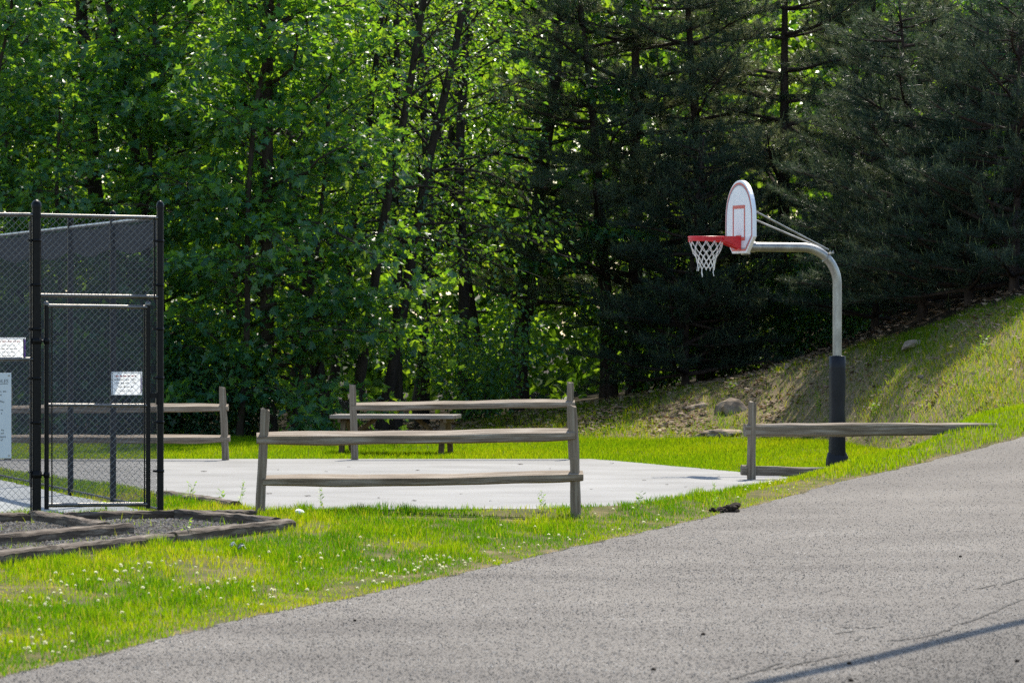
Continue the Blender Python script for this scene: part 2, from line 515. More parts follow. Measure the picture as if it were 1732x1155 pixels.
def wob(X, Y, s=1.0):
    X = np.asarray(X, float); Y = np.asarray(Y, float)
    return (np.sin(X * 1.7 * s + .8 * np.sin(Y * .9 * s)) + np.sin(Y * 1.3 * s + 1.3 * np.sin(X * .7 * s + 2)) +
            .5 * np.sin(X * 3.9 * s + 1.1) * np.sin(Y * 3.1 * s + .4)) / 2.5


def bank_u(X, Y):
    toe = np.interp(X, [-3, 1, 4.5, 5.5, 6.2, 7, 8, 12, 30], [90, 88, 86.5, 82, 75.5, 70, 67, 66, 66])
    crest = np.interp(X, [-3, 1, 4, 6, 8, 12, 30], [95, 93, 92, 88.5, 84, 80, 78])
    return (Y - toe) / (crest - toe), crest


def height(X, Y, raw=False):
    X = np.atleast_1d(np.asarray(X, float)); Y = np.atleast_1d(np.asarray(Y, float))
    d, ze, ye = road_near(X, Y)
    k = ss(4.7, 6.2, X)
    p0 = .3 + 1.2 * k; p1 = 2.8 + 2.2 * k
    t = np.clip((d - p0) / (p1 - p0), 0, 1); fall = 1 - t * t * (3 - 2 * t)
    ci = poly_in(COURT, X, Y); ti = poly_in(TENNIS, X, Y)
    ci_o = ss(0, 1.0, -np.maximum(ci, ti))
    z = np.where(d < 0, ze, ze * fall * ci_o)
    z = z + np.where(d > 0, .02 * ss(0, .5, d) * (1 - ss(1, 3, d)), 0)
    u, crest = bank_u(X, Y)
    hc = np.interp(X, [-2, -.5, 1.2, 4.1, 6.3, 8.2, 12, 30], [0, .15, .43, .95, 1.6, 2.29, 3.3, 6])
    uu = np.clip(u, 0, 1)
    z = z + hc * (.55 * uu + .45 * uu * uu * (3 - 2 * uu)) * ss(.2, 2.0, d) + np.where(u > 1, .03 * np.minimum(Y - crest, 40), 0) * (ss(4.5, 8, X) * 1.3 - .3 * ss(-1, 2, X))
    z = z + .035 * wob(X, Y, 1.3) * ss(.05, .6, uu) * ss(0, .3, 1.3 - np.minimum(u, 1.3))
    z = z + .012 * wob(X, Y) * ss(.3, 1.2, d) * ci_o
    if not raw:
        z = np.where(d < 0, z - .012 - .05 * ss(0, .4, -d), z)
        z = z - .05 * ss(-.02, .35, np.maximum(ci, ti))
    return z


def hz(x, y):
    return float(height([x], [y])[0])


gx = np.r_[np.linspace(-160, -20, 12), np.linspace(-18, -9.5, 10), np.arange(-9, 13.01, .2), np.linspace(14, 24, 9), np.linspace(28, 160, 12)]
gy = np.r_[np.linspace(-60, 18, 14), np.arange(20, 28, 1.0), np.arange(28, 97, .25), np.arange(97, 125, 1.5), np.linspace(127, 420, 18)]
GX, GY = np.meshgrid(gx, gy)
gxf, gyf = GX.ravel(), GY.ravel()
gz = height(gxf, gyf)
nx, ny = len(gx), len(gy)
ii = (np.arange(ny - 1)[:, None] * nx + np.arange(nx - 1)[None, :]).ravel()
gu, _ = bank_u(gxf, gyf)
gd, _, _ = road_near(gxf, gyf)
gtint = .5 * ss(-.02, .12, gu)
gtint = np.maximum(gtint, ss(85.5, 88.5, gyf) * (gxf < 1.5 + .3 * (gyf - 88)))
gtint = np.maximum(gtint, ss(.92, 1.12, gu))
gtint = np.maximum(gtint, .45 * (1 - ss(0, .16, np.abs(gd))))
ground = link("ground", fastmesh("ground", np.stack([gxf, gyf, gz], 1), [np.stack([ii, ii + 1, ii + 1 + nx, ii + nx], 1)], [M['ground']], tint=gtint, smooth=True))
tag(ground, kind="structure")

# road sheet with its worn-out aggregate standing proud of the surface
lat = np.r_[0, .04, .12, .3, .6, 1, 1.6, 2.4, 3.4, 4.6, 6, 8, 10, 12, 14]
ne, nl = len(EDGE), len(lat)
ej = .06 * wob(EDGE[:, 0] * 9, EDGE[:, 1] * 9) + .02 * np.sin(EDGE[:, 1] * 31)
rv = []
for j, l in enumerate(lat):
    off = l - ej * (1 if l < .3 else 0)
    x = EDGE[:, 0] + ETAN[:, 1] * off
    y = EDGE[:, 1] - ETAN[:, 0] * off
    z = EDGE[:, 2] + .004 - (.02 if l == 0 else 0) + .0015 * wob(x * .6, y * .6) * min(1, l)
    rv.append(np.stack([x, y, z], 1))
rv = np.stack(rv, 1).reshape(-1, 3)
ri = (np.arange(ne - 1)[:, None] * nl + np.arange(nl - 1)[None, :]).ravel()
rq = np.stack([ri, ri + nl, ri + nl + 1, ri + 1], 1)
rt = np.full(len(rv), .42)
def dark_strip(X, Y):
    """1 on the darker strip of paving on the near right side of the road"""
    return ss(0, .35, (X - 1.09) * .957 - (Y - 28.6) * .29 - .12 + .06 * wob(X * 3, Y * 3))
rt = np.full(len(rv), .42) - .30 * dark_strip(rv[:, 0], rv[:, 1])
def road_z(X, Y):
    d, ze, _ = road_near(X, Y)
    return ze + .004 + .0015 * wob(X * .6, Y * .6) * np.clip(-d, 0, 1)
NS = 420000
sy = 27 + 40 * rng.random(NS) ** 1.15
sx = (rng.random(NS) * 2 - 1) * (sy * .0985 + .9)
sd, _, _ = road_near(sx, sy)
k = (sd < -.03)
sx, sy = sx[k], sy[k]
sz = road_z(sx, sy)
n = len(sx)
big = rng.random(n) ** 3
rad = .0045 + .0072 * big
hh = rad * (.29 + .42 * rng.random(n))
an = rng.random(n) * 6.28
cv = []
for q in range(4):
    r_ = rad * (.7 + .6 * rng.random(n))
    cv.append(np.stack([sx + np.cos(an + q * 1.571) * r_, sy + np.sin(an + q * 1.571) * r_, sz - .002], 1))
cv.append(np.stack([sx + (rng.random(n) - .5) * rad * .9, sy + (rng.random(n) - .5) * rad * .9, sz + hh], 1))
cv = np.stack(cv, 1).reshape(-1, 3)
b0 = len(rv) + np.arange(n) * 5
ct = np.concatenate([np.stack([b0 + q, b0 + (q + 1) % 4, b0 + 4], 1) for q in range(4)])
tt = np.repeat(np.clip(.44 + .26 * rng.standard_normal(n) - .30 * dark_strip(sx, sy), 0, 1), 5)
# cracks
CRK = [[(1235, 1150), (1290, 1130), (1345, 1120), (1400, 1105), (1465, 1095)], [(1420, 1050), (1465, 1052), (1502, 1048)], [(1412, 1063), (1447, 1057)], [(1448, 1074), (1458, 1066)],
       [(1610, 1047), (1640, 1037), (1668, 1026), (1700, 1010), (1740, 996)], [(1500, 1075), (1560, 1070), (1620, 1050)], [(1290, 1128), (1330, 1112)], [(1650, 985), (1700, 975), (1740, 962)]]
kv, kq = [], []
for pl in CRK:
    Q = []
    for (x0, y0), (x1, y1) in zip(pl[:-1], pl[1:]):
        for t in np.linspace(0, 1, 7)[:-1]:
            Q.append((x0 + (x1 - x0) * t + rng.normal() * 1.2, y0 + (y1 - y0) * t + rng.normal() * 1.0))
    W = []
    for x, y in Q:
        Yk = 2.06 * F / (y - 540)
        W.append(((x - 866) * Yk / F, Yk))
    W = np.array(W)
    T_ = np.gradient(W, axis=0); T_ /= np.linalg.norm(T_, axis=1)[:, None]
    wd = (.006 + .012 * rng.random(len(W)))[:, None]
    Lf = W + np.stack([-T_[:, 1], T_[:, 0]], 1) * wd; Rt = W - np.stack([-T_[:, 1], T_[:, 0]], 1) * wd
    P_ = np.concatenate([Lf, Rt])
    zz = road_z(P_[:, 0], P_[:, 1]) + .0045
    b_ = len(rv) + len(cv) + sum(len(a_) for a_ in kv)
    m_ = len(W)
    i_ = np.arange(m_ - 1)
    kv.append(np.c_[P_, zz]); kq.append(b_ + np.stack([i_, i_ + m_, i_ + m_ + 1, i_ + 1], 1))
kv = np.concatenate(kv); kq = np.concatenate(kq)
road = link("road", fastmesh("road", np.concatenate([rv, cv, kv]), [rq, ct, kq], [M['road']], tint=np.r_[rt, tt, np.zeros(len(kv))]))
tag(road, kind="structure")


def sheet(name, poly, z, m, grid=None):
    mb = MB()
    n_ = len(poly)
    mb.add([(x, y, z) for x, y in poly] + [(x, y, z - .09) for x, y in poly],
           [tuple(range(n_))] + [(i, n_ + i, n_ + (i + 1) % n_, (i + 1) % n_) for i in range(n_)])
    return tag(mb.build(name, m), kind="structure")


def ragged(poly, step=.35, amp=.035):
    out = []
    for i in range(len(poly)):
        a, b = np.array(poly[i]), np.array(poly[(i + 1) % len(poly)])
        m_ = max(1, int(np.linalg.norm(b - a) / step))
        for q in range(m_):
            p = a + (b - a) * q / m_
            out.append(p + (rng.random(2) - .5) * 2 * amp * (0 if q == 0 else 1))
    return out


sheet("basketball_court", ragged(COURT), .016, M['court'])
sheet("tennis_court", ragged(TENNIS), .014, M['tennis'])

# ------------------------------------------------------------------ grass
BED = np.array([px(-30, 935, 42.3)[:2], px(488, 884, 49.2)[:2], px(434, 863, 51.5)[:2], px(110, 866, 51.0)[:2], px(-30, 866, 50.6)[:2]])


def pnoise(X, Y, s, ph=0.0):
    return .5 + .5 * (np.sin(X * s * 1.3 + ph + 1.7 * np.sin(Y * s * .21 + ph)) * np.sin(Y * s * .37 + 2.1 * ph + 1.4 * np.sin(X * s * .8)))


def make_blades(X, Y, Z, h, w, tint, lean=.45):
    n_ = len(X)
    th = rng.random(n_) * 6.283
    ph = rng.random(n_) * 6.283
    l = h * lean * (.15 + rng.random(n_))
    wd = np.stack([np.cos(th), np.sin(th), np.zeros(n_)], 1)
    ld = np.stack([np.cos(ph), np.sin(ph), np.zeros(n_)], 1) * l[:, None]
    P = np.stack([X, Y, Z - .01], 1)
    up = np.zeros((n_, 3)); up[:, 2] = h
    W = wd * w[:, None] * .5
    v = np.stack([P - W, P + W, P + up * .58 + ld * .35 + W * .8, P + up * .58 + ld * .35 - W * .8, P + up + ld], 1).reshape(-1, 3)
    b = np.arange(n_) * 5
    return v, np.stack([b, b + 1, b + 2, b + 3], 1), np.stack([b + 3, b + 2, b + 4], 1), np.repeat(tint, 5)


def grass_field(name, label_kind, n_, ylo, yhi, keep, hfun, wlo, whi, tfun, ypow=1.0, lean=.45, margin=1.8):
    Y = ylo + (yhi - ylo) * rng.random(n_) ** ypow
    X = (rng.random(n_) * 2 - 1) * (Y * .0985 + margin)
    k_ = keep(X, Y)
    k_ = rng.random(n_) < k_
    X, Y = X[k_], Y[k_]
    Z = height(X, Y)
    h = hfun(X, Y); w = wlo + (whi - wlo) * rng.random(len(X))
    v, q, t, tt_ = make_blades(X, Y, Z, h, w, np.clip(tfun(X, Y), 0, 1), lean)
    o = link(name, fastmesh(name, v, [q, t], [M['grass']], tint=tt_))
    return tag(o, kind="stuff")


def keep_common(X, Y):
    d, _, _ = road_near(X, Y)
    k_ = ss(-.03, .12, d + .16 * (pnoise(X, Y, 3.1, 1.0) - .5) + .12 * (pnoise(X * 2.7, Y * 2.7, 4.3, 2.0) - .5))
    k_ *= poly_in(COURT, X, Y) < .05
    k_ *= poly_in(TENNIS, X, Y) < -.05
    return k_


WORN = [(-3.5, 38.0, .9, 1.7), (-.75, 52.4, 1.0, .7), (-2.6, 40.5, .5, .8), (-1.0, 47.5, .5, .8), (1.2, 53.2, .6, .5), (-3.3, 33.6, .5, .9), (.1, 50.2, .35, .6)]


def worn(X, Y):
    w_ = np.zeros(len(X))
    for a, b, r1, r2 in WORN:
        q = np.hypot((X - a) / r1, (Y - b) / r2) + .5 * (pnoise(X * 2.2, Y * 2.2, 3.0, a) - .5)
        w_ = np.maximum(w_, .75 * (1 - ss(.35, 1.05, q)))
    return w_


def keep_verge(X, Y):
    k_ = keep_common(X, Y)
    b = poly_in(BED, X, Y)
    k_ *= np.where(b > -.02, .05, 1)
    bare = ss(.72, .95, pnoise(X, Y, 1.3, .4))
    spot = ss(.80, .93, pnoise(X * 1.9, Y * 1.9, 2.2, 4.0))
    return k_ * (1 - .72 * bare) * (1 - .8 * spot) * (1 - .6 * worn(X, Y))


def h_verge(X, Y):
    d, _, _ = road_near(X, Y)
    c = pnoise(X * 2.1, Y * 2.1, 2.6, .9)
    return .86 * (.022 + .05 * pnoise(X, Y, 2.0, .3) + .06 * ss(.62, .95, c) + .05 * rng.random(len(X)) ** 2) * (.5 + .5 * ss(0, .8, d)) * (1 + 1.0 * ss(5.0, 6.2, X)) * (1 - .45 * worn(X, Y))


def t_verge(X, Y):
    d, _, _ = road_near(X, Y)
    t_ = -.20 + .62 * pnoise(X, Y, 1.1, 1.4) + .30 * pnoise(X * 2, Y * 2, 2.3, .5) - .08 + .17 * rng.standard_normal(len(X))
    t_ += .42 * ss(.66, .95, pnoise(X, Y, 1.3, .4)) + .25 * (1 - ss(0, .2, d)) + .5 * worn(X, Y)
    return np.where(rng.random(len(X)) < .07, .8 + .2 * rng.random(len(X)), t_)


def keep_lawn(X, Y):
    u, _ = bank_u(X, Y)
    return keep_common(X, Y) * (1 - ss(-.03, .06, u)) * (1 - ss(85.5, 88, Y + .8 * (pnoise(X, Y, 1.2) - .5)))


def keep_bank(X, Y):
    u, _ = bank_u(X, Y)
    d, _, _ = road_near(X, Y)
    clump = ss(.35, .75, pnoise(X, Y, 2.4, 2.0) * .6 + pnoise(X * 2.3, Y * 2.3, 3.1, .7) * .4)
    rightside = ss(5.2, 7.0, X)
    return keep_common(X, Y) * ss(-.05, .05, u) * (1 - ss(.98, 1.12, u)) * np.clip(.30 + .70 * clump * (.65 + .35 * rightside) + .35 * rightside, 0, 1) * (X > -1)


grass_field("verge_grass", None, 520000, 28, 62, keep_verge, h_verge, .004, .009, t_verge, 1.0)
grass_field("edge_straw", None, 160000, 28, 66, lambda X, Y: (lambda d: ss(-.22, -.04, d + .16 * (pnoise(X, Y, 5.1, .3) - .5)) * (1 - ss(.05, .30, d)) * (.4 + .6 * ss(1, 3, X)))(road_near(X, Y)[0]),
            lambda X, Y: .012 + .022 * rng.random(len(X)), .004, .010, lambda X, Y: np.where(rng.random(len(X)) < .15, .3, .82 + .2 * rng.random(len(X))), lean=3.0)
grass_field("lawn_grass", None, 330000, 60, 89, keep_lawn, lambda X, Y: .035 + .045 * pnoise(X, Y, 1.6) + .03 * rng.random(len(X)),
            .006, .011, lambda X, Y: .22 + .28 * pnoise(X, Y, .9, .8) + .15 * rng.standard_normal(len(X)))
grass_field("bank_grass", None, 480000, 64, 94, keep_bank, lambda X, Y: .04 + .07 * pnoise(X, Y, 2.2, 1.1) + .05 * rng.random(len(X)),
            .005, .010, lambda X, Y: .02 + .30 * pnoise(X, Y, 1.7, .2) + .22 * rng.standard_normal(len(X)) + np.where(rng.random(len(X)) < .42, .55, 0), lean=.8)
grass_field("weed_grass", None, 26000, 43, 62, lambda X, Y: (poly_in(COURT, X, Y) < 0) * (poly_in(TENNIS, X, Y) < .1) * (X < -1.9) * (Y > 42) *
            np.where(poly_in(BED, X, Y) > 0, .9 * ss(.25, .7, pnoise(X, Y, 3)), np.where(Y > 52.5, .9, 0)),
            lambda X, Y: .03 + .05 * rng.random(len(X)) + .07 * (rng.random(len(X)) < .06), .004, .008, lambda X, Y: .45 + .3 * rng.random(len(X)))



# ------------------------------------------------------------------ split rail fences
def rail_mesh(L, hgt=.12, dep=.095, seed=0, taper=(1, 1), bow=0.0, slant=True):
    r_ = random.Random(seed)
    mb = MB()
    n_ = 34
    # a split section: broad top face sloping towards the front, upright front face
    sec = [(-.50, .16), (-.47, -.38), (-.25, -.50), (.20, -.47), (.48, -.30), (.50, .30), (.34, .50), (.02, .42), (-.30, .26)]
    if not slant:
        sec = [(-.50, .34), (-.50, -.34), (-.32, -.50), (.30, -.49), (.50, -.32), (.50, .34), (.36, .50), (.02, .48), (-.36, .47)]
    k_ = len(sec)
    jit = [.94 + .12 * r_.random() for _ in range(k_)]
    vs, fs = [], []
    p1, p2 = r_.random() * 6, r_.random() * 6
    for i in range(n_):
        t = i / (n_ - 1)
        x = (t - .5) * L
        e0 = min(1, t * L / .45) if taper[0] else 1
        e1 = min(1, (1 - t) * L / .45) if taper[1] else 1
        e = (.80 + .20 * min(e0, e1) ** .7) if slant else 1
        cz = bow * math.sin(math.pi * t) + .003 * math.sin(t * 7 + p1) + .002 * math.sin(t * 19 + p2)
        cy = .008 * math.sin(t * 5 + p2)
        s = 1 + .05 * math.sin(t * 9 + p2) + .02 * math.sin(t * 27 + p1)
        for j, (by, bz) in enumerate(sec):
            q = jit[j] * (1 + .025 * math.sin(t * 13 + j * 2.1 + p1))
            vs.append((x, cy + by * dep * q * e * s, cz + bz * hgt * q * e * s))
    for i in range(n_ - 1):
        for j in range(k_):
            fs.append((i * k_ + j, i * k_ + (j + 1) % k_, (i + 1) * k_ + (j + 1) % k_, (i + 1) * k_ + j))
    fs += [tuple(range(k_ - 1, -1, -1)), tuple(range((n_ - 1) * k_, n_ * k_))]
    mb.add(vs, fs)
    return mb.mesh('rail', M['rail'])


def post_mesh(H, w=.095, d=.11, seed=0, below=.25):
    r_ = random.Random(seed + 99)
    mb = MB()
    k_ = 10
    vs, fs = [], []
    sec = [(-.5, -.32), (-.3, -.5), (.28, -.5), (.5, -.3), (.5, .05), (.5, .34), (.3, .5), (-.32, .5), (-.5, .3), (-.5, .0)]
    jit = [(.88 + .24 * r_.random()) for _ in sec]
    n_ = 16
    p1 = r_.random() * 6
    for i in range(n_):
        t = i / (n_ - 1)
        z = -below + (H + below) * t
        s = 1.04 - .10 * t + .03 * math.sin(t * 11 + p1)
        if i == n_ - 1: s *= .93
        for j, (a, b) in enumerate(sec):
            q = jit[j] * (1 + .03 * math.sin(t * 17 + j))
            vs.append((a * w * q * s + .008 * math.sin(t * 4 + p1), b * d * q * s, z + (.012 * math.sin(j * 2.4 + p1) - .02 * a if i == n_ - 1 else 0)))
    for i in range(n_ - 1):
        for j in range(k_):
            fs.append((i * k_ + j, i * k_ + (j + 1) % k_, (i + 1) * k_ + (j + 1) % k_, (i + 1) * k_ + j))
    fs += [tuple(range(k_ - 1, -1, -1)), tuple(range((n_ - 1) * k_, n_ * k_))]
    mb.add(vs, fs)
    return mb.mesh('post', M['post'])


def split_fence(label, A, B, posts, rails, seed):
    """A, B: (pixel x, depth) of the two ends; posts: (which, top pixel y, base pixel y, lean); rails: end points in pixels"""
    a, b = px(A[0], 540, A[1]), px(B[0], 540, B[1])
    root = thing('split_rail_fence', label, 'fence', (a.x, a.y, 0), 0, 'split rail fence sections')
    for q, (xt, yt, xb, yb, Y) in enumerate(posts):
        top, bot = px(xt, yt, Y), px(xb, yb, Y)
        o = link('post', post_mesh((top - bot).length, seed=seed + q), root)
        o.location = bot - root.location
        o.rotation_euler = (0, math.atan2(top.x - bot.x, top.z - bot.z), (q * .3) % .25)
    for q, (p0, p1, hg, bow, *fl) in enumerate(rails):
        p0, p1 = px(*p0), px(*p1)
        v = p1 - p0
        o = link('rail', rail_mesh(v.length, hg, hg * (.8 if fl else 1.3), seed * 7 + q, bow=bow, slant=not fl), root)
        o.location = (p0 + p1) / 2 - root.location
        o.rotation_euler = (0, -math.asin(v.z / v.length), math.atan2(v.y, v.x))
    return root


split_fence('two rail split fence at the near court edge, large in front of the picnic table', (441, 53.5), (972, 53.7),
            [(447, 692, 441, 872, 53.5), (967, 687, 974, 864, 53.7)],
            [((434, 742, 53.5), (972, 735, 53.7), .135, -.004), ((444, 813, 53.5), (986, 805, 53.7), .125, -.014)], 3)
split_fence('grey split rail fence running from behind the gate to a leaning post on the lawn', (381, 73.4), (14, 73.6),
            [(377, 655, 381, 784, 73.4), (14, 655, 14, 784, 73.6)],
            [((8, 692, 73.6), (386, 689, 73.4), .125, 0), ((8, 741, 73.6), (389, 741, 73.4), .12, -.01)], 11)
split_fence('grey split rail fence at the far court edge, just in front of the picnic table', (598, 73.6), (966, 73.8),
            [(597, 651, 599, 784, 73.6), (965, 647, 968, 784, 73.8)],
            [((593, 688, 73.6), (972, 682, 73.8), .12, .0), ((593, 741, 73.6), (972, 739, 73.8), .09, 0)], 23)
split_fence('single post rail fence with its rails running into the grass bank below the basketball hoop', (1272, 64.5), (1690, 65.3),
            [(1272, 680, 1272, 826, 64.5)],
            [((1259, 727, 64.5), (1686, 726, 65.3), .165, 0, 1), ((1254, 795, 64.5), (1470, 800, 64.8), .12, 0, 1)], 31)

# ------------------------------------------------------------------ picnic table
def picnic_table():
    c = px(670, 540, 76.4)
    root = thing('picnic_table', 'weathered wooden picnic table standing on the lawn behind the far split rail fence', 'table', (c.x, c.y, 0), R(-9))
    L = 1.84
    top = MB()
    for i in range(5):
        top.box((random.uniform(-.012, .012), -.30 + i * .15, .575 + random.uniform(-.003, .003)), (L, .14, .058), 0, None, .006)
    top.build('tabletop', M['table'], root)
    for s in (-1, 1):
        b = MB()
        for q in (0, 1):
            b.box((0, s * (.56 + q * .15), .285), (L, .138, .04), 0, None, .006)
        b.build('bench', M['table'], root)
    for s in (-1, 1):
        x = s * .74
        for t in (-1, 1):
            g = MB()
            g.prism([(t * .20 - .055, .545), (t * .20 + .055, .545), (t * .46 + .055, -.08), (t * .46 - .055, -.08)], 'x', x - .035, x + .035)
            g.build('leg', M['table_leg'], root)
        cr = MB()
        cr.box((x + s * .045, 0, .24), (.042, 1.42, .09), 0, None, .004)
        cr.box((x + s * .045, 0, .53), (.042, .72, .085), 0, None, .004)
        cr.build('cross_beam', M['table_leg'], root)
        br = MB()
        br.tube([(x - s * .02, 0, .22), (s * .30, 0, .55)], .034, 4, smooth=False)
        br.build('brace', M['table_leg'], root)
    return root


picnic_table()

# ------------------------------------------------------------------ basketball hoop
def hoop():
    base = px(1416, 540, 68.0)
    root = thing('basketball_hoop', 'basketball hoop on a bent galvanised gooseneck pole with black foam padding', 'basketball hoop', (base.x, base.y, .02), R(195))
    pr = .060
    Rb = .48
    zc = 2.915 - Rb
    pts = [(0, 0, -.1), (0, 0, .8), (0, 0, 1.6), (0, 0, zc - .2), (0, 0, zc)]
    for i in range(1, 13):
        a = math.pi / 2 * i / 12
        pts.append((Rb - Rb * math.cos(a), 0, zc + Rb * math.sin(a)))
    pts += [(.8, 0, 2.917), (1.225, 0, 2.92)]
    p = MB(); p.tube(pts, pr, 24); pole = p.build('pole', M['galv'], root)
    # mounting plate behind the board
    p = MB()
    p.box((1.255, 0, 2.95), (.022, .34, .26), 0, None, .004)
    p.tube([(1.13, 0, 2.92), (1.247, 0, 2.92)], .072, 20)
    p.build('mounting_plate', M['galv'], root)
    # fan shaped board
    xf = 1.345
    def outline(ins):
        o = []
        w = .60 - ins; h = .95 - ins
        o += [(-.30 - ins * -.35, ins), (.30 - ins * .35, ins), (w, .21 + ins * .35), (w, .42)]
        for i in range(1, 24):
            a = math.pi * i / 24
            o.append((w * math.cos(a), .42 + (h - .42) * math.sin(a) ** .92))
        o += [(-w, .42), (-w, .21 + ins * .35)]
        return o
    zb = 2.835
    b = MB()
    oo = outline(0); n_ = len(oo)
    oi = outline(.012)
    vs = [(xf - .048, y, zb + z) for y, z in oo] + [(xf - .006, y, zb + z) for y, z in oo] + [(xf, y, zb + z) for y, z in oi]
    fs = [tuple(range(n_)), tuple(range(2 * n_, 3 * n_))]
    for q in (0, 1):
        fs += [(q * n_ + i, q * n_ + (i + 1) % n_, (q + 1) * n_ + (i + 1) % n_, (q + 1) * n_ + i) for i in range(n_)]
    b.add(vs, fs)
    board = b.build('backboard', M['white'], root)
    def band(i0, i1, x, m, name):
        a_, c_ = outline(i0), outline(i1)
        q = MB()
        q.add([(x, y, zb + z) for y, z in a_] + [(x, y, zb + z) for y, z in c_], [(i, (i + 1) % n_, n_ + (i + 1) % n_, n_ + i) for i in range(n_)])
        return q.build(name, m, board)
    band(.030, .054, xf + .003, M['redline'], 'border_line')
    band(.054, .070, xf + .003, M['greyline'], 'border_grey_line')  # thin grey line just inside the red one
    # target box
    q = MB()
    w, z0, z1, t = .265, 3.0, 3.46, .045
    x = xf + .003
    def rect(y0, y1, a, c):
        q.add([(x, y0, a), (x, y1, a), (x, y1, c), (x, y0, c)], [(0, 1, 2, 3)])
    rect(-w, w, z1 - t, z1); rect(-w, w, z0, z0 + t); rect(-w, -w + t, z0 + t, z1 - t); rect(w - t, w, z0 + t, z1 - t)
    q.build('target_square', M['redline'], board)
    # rim
    rc = (xf + .445, 0, 3.02)
    rr = .2286
    r_ = MB()
    ring = lambda z: [(rc[0] + rr * math.cos(2 * math.pi * i / 40), rr * math.sin(2 * math.pi * i / 40), z) for i in range(40)]
    r_.tube(ring(3.045), .0115, 10, closed=True)
    r_.tube(ring(3.005), .0095, 10, closed=True)
    r_.lathe([(rr - .006, 0), (rr + .006, 0), (rr + .006, .04), (rr - .006, .04), (rr - .006, 0)], 40, c=(rc[0], 0, 3.004))
    # bracket: back plate, side gussets and top plate
    r_.box((xf + .008, 0, 2.975), (.012, .20, .19), 0)
    for s in (-1, 1):
        r_.prism([(xf + .014, 2.885), (xf + .014, 3.05), (xf + .30, 3.05), (xf + .30, 3.0)], 'y', s * .098 - .004, s * .098 + .004)
    r_.box((xf + .14, 0, 3.054), (.26, .19, .008), 0)
    for s in (-1, 1):
        r_.tube([(xf + .02, s * .07, 2.895), (xf + .2, s * .13, 2.985), (rc[0] - .06, s * .222, 3.005)], .008, 8)
    for i in range(12):
        a = 2 * math.pi * (i + .5) / 12
        cx, cy = rc[0] + rr * math.cos(a), rr * math.sin(a)
        r_.tube([(cx, cy, 3.0), (cx, cy, 2.985), (cx - .012 * math.cos(a), cy - .012 * math.sin(a), 2.978)], .004, 5)
    rim = r_.build('rim', M['red'], root)
    # net: cords crossing as diamonds
    nb = MB()
    rnd = random.Random(5)
    rows = [(3.0, .222), (2.915, .200), (2.845, .165), (2.785, .138), (2.73, .122), (2.68, .115), (2.635, .112)]
    nn = 12
    def npt(k_, i):
        z, r0 = rows[k_]
        a = 2 * math.pi * (i + .5 + (.5 if k_ % 2 else 0)) / nn
        rg = random.Random(k_ * 50 + i % nn)
        r0 += rg.uniform(-.008, .008) * (k_ > 0)
        return Vector((rc[0] + r0 * math.cos(a), r0 * math.sin(a), z + rg.uniform(-.012, .012) * (k_ > 0)))
    for k_ in range(len(rows) - 1):
        for i in range(nn):
            a0 = npt(k_, i)
            for b_ in ((i, i - 1) if k_ % 2 == 0 else (i, i + 1)):
                b1 = npt(k_ + 1, b_ % nn)
                mid = (a0 + b1) / 2 + Vector((0, 0, -.012 if k_ < 2 else -.004))
                nb.tube([a0, mid, b1], .0038, 5)
            if k_ > 0:
                nb.tube([a0 + Vector((0, 0, .008)), a0 - Vector((0, 0, .010))], .006, 5)
    for i in (1, 4, 6, 9):
        a0 = npt(len(rows) - 1, i)
        nb.tube([a0, a0 + Vector((.006, .004, -.045)), a0 + Vector((-.004, .01, -.095))], .005, 5)
    for i in range(nn):
        a0 = npt(len(rows) - 1, i)
        nb.tube([a0, a0 + Vector((.003, -.003, -.022))], .005, 5)
    nb.build('net', M['net'], rim)
    # brace rods and clamp
    for s in (-1, 1):
        r1 = MB()
        r1.tube([(xf - .05, s * .27, 3.40 + s * .02), (.14, s * .055, 2.885)], .0125, 8)
        r1.box((xf - .053, s * .27, 3.40 + s * .02), (.012, .07, .07))
        r1.build('brace_rod', M['galv'], root)
    u = MB()
    a = math.acos((Rb - .15) / Rb)
    cc = Vector((Rb - Rb * math.cos(a), 0, zc + Rb * math.sin(a)))
    tdir = Vector((math.sin(a), 0, math.cos(a)))
    nrm = Vector((-math.cos(a), 0, math.sin(a)))
    u.tube([cc + (nrm * math.cos(t) + Vector((0, 1, 0)) * math.sin(t)) * .068 for t in [2 * math.pi * i / 20 for i in range(20)]], .008, 6, closed=True)
    for s in (-1, 1):
        u.tube([cc + nrm * .05 + Vector((0, s * .055, 0)), cc + nrm * .12 + Vector((0, s * .055, 0))], .009, 6)
    u.box(tuple(cc + nrm * .085), (.05, .15, .018))
    u.build('clamp', M['galv'], root)
    # foam padding
    pd = MB()
    prof = [(-.06, .118), (.25, .112), (.45, .108), (.62, .113), (.80, .104), (.98, .109), (1.16, .112), (1.34, .110), (1.50, .108)]
    k_ = 28
    vs, fs = [], []
    for i, (z, r0) in enumerate(prof):
        for j in range(k_):
            an = 2 * math.pi * j / k_
            m_ = max(abs(math.cos(an)), abs(math.sin(an))) ** .35
            r1 = r0 / m_ * .97 * (1 + .018 * math.sin(3 * an + z * 5) + .012 * math.sin(5 * an - z * 9))
            vs.append((r1 * math.cos(an), r1 * math.sin(an), z))
    for i in range(len(prof) - 1):
        for j in range(k_):
            fs.append((i * k_ + j, i * k_ + (j + 1) % k_, (i + 1) * k_ + (j + 1) % k_, (i + 1) * k_ + j))
    b0 = len(vs)
    vs += [(pr * 1.02 * math.cos(2 * math.pi * j / k_), pr * 1.02 * math.sin(2 * math.pi * j / k_), 1.505) for j in range(k_)]
    fs += [((len(prof) - 1) * k_ + j, (len(prof) - 1) * k_ + (j + 1) % k_, b0 + (j + 1) % k_, b0 + j) for j in range(k_)]
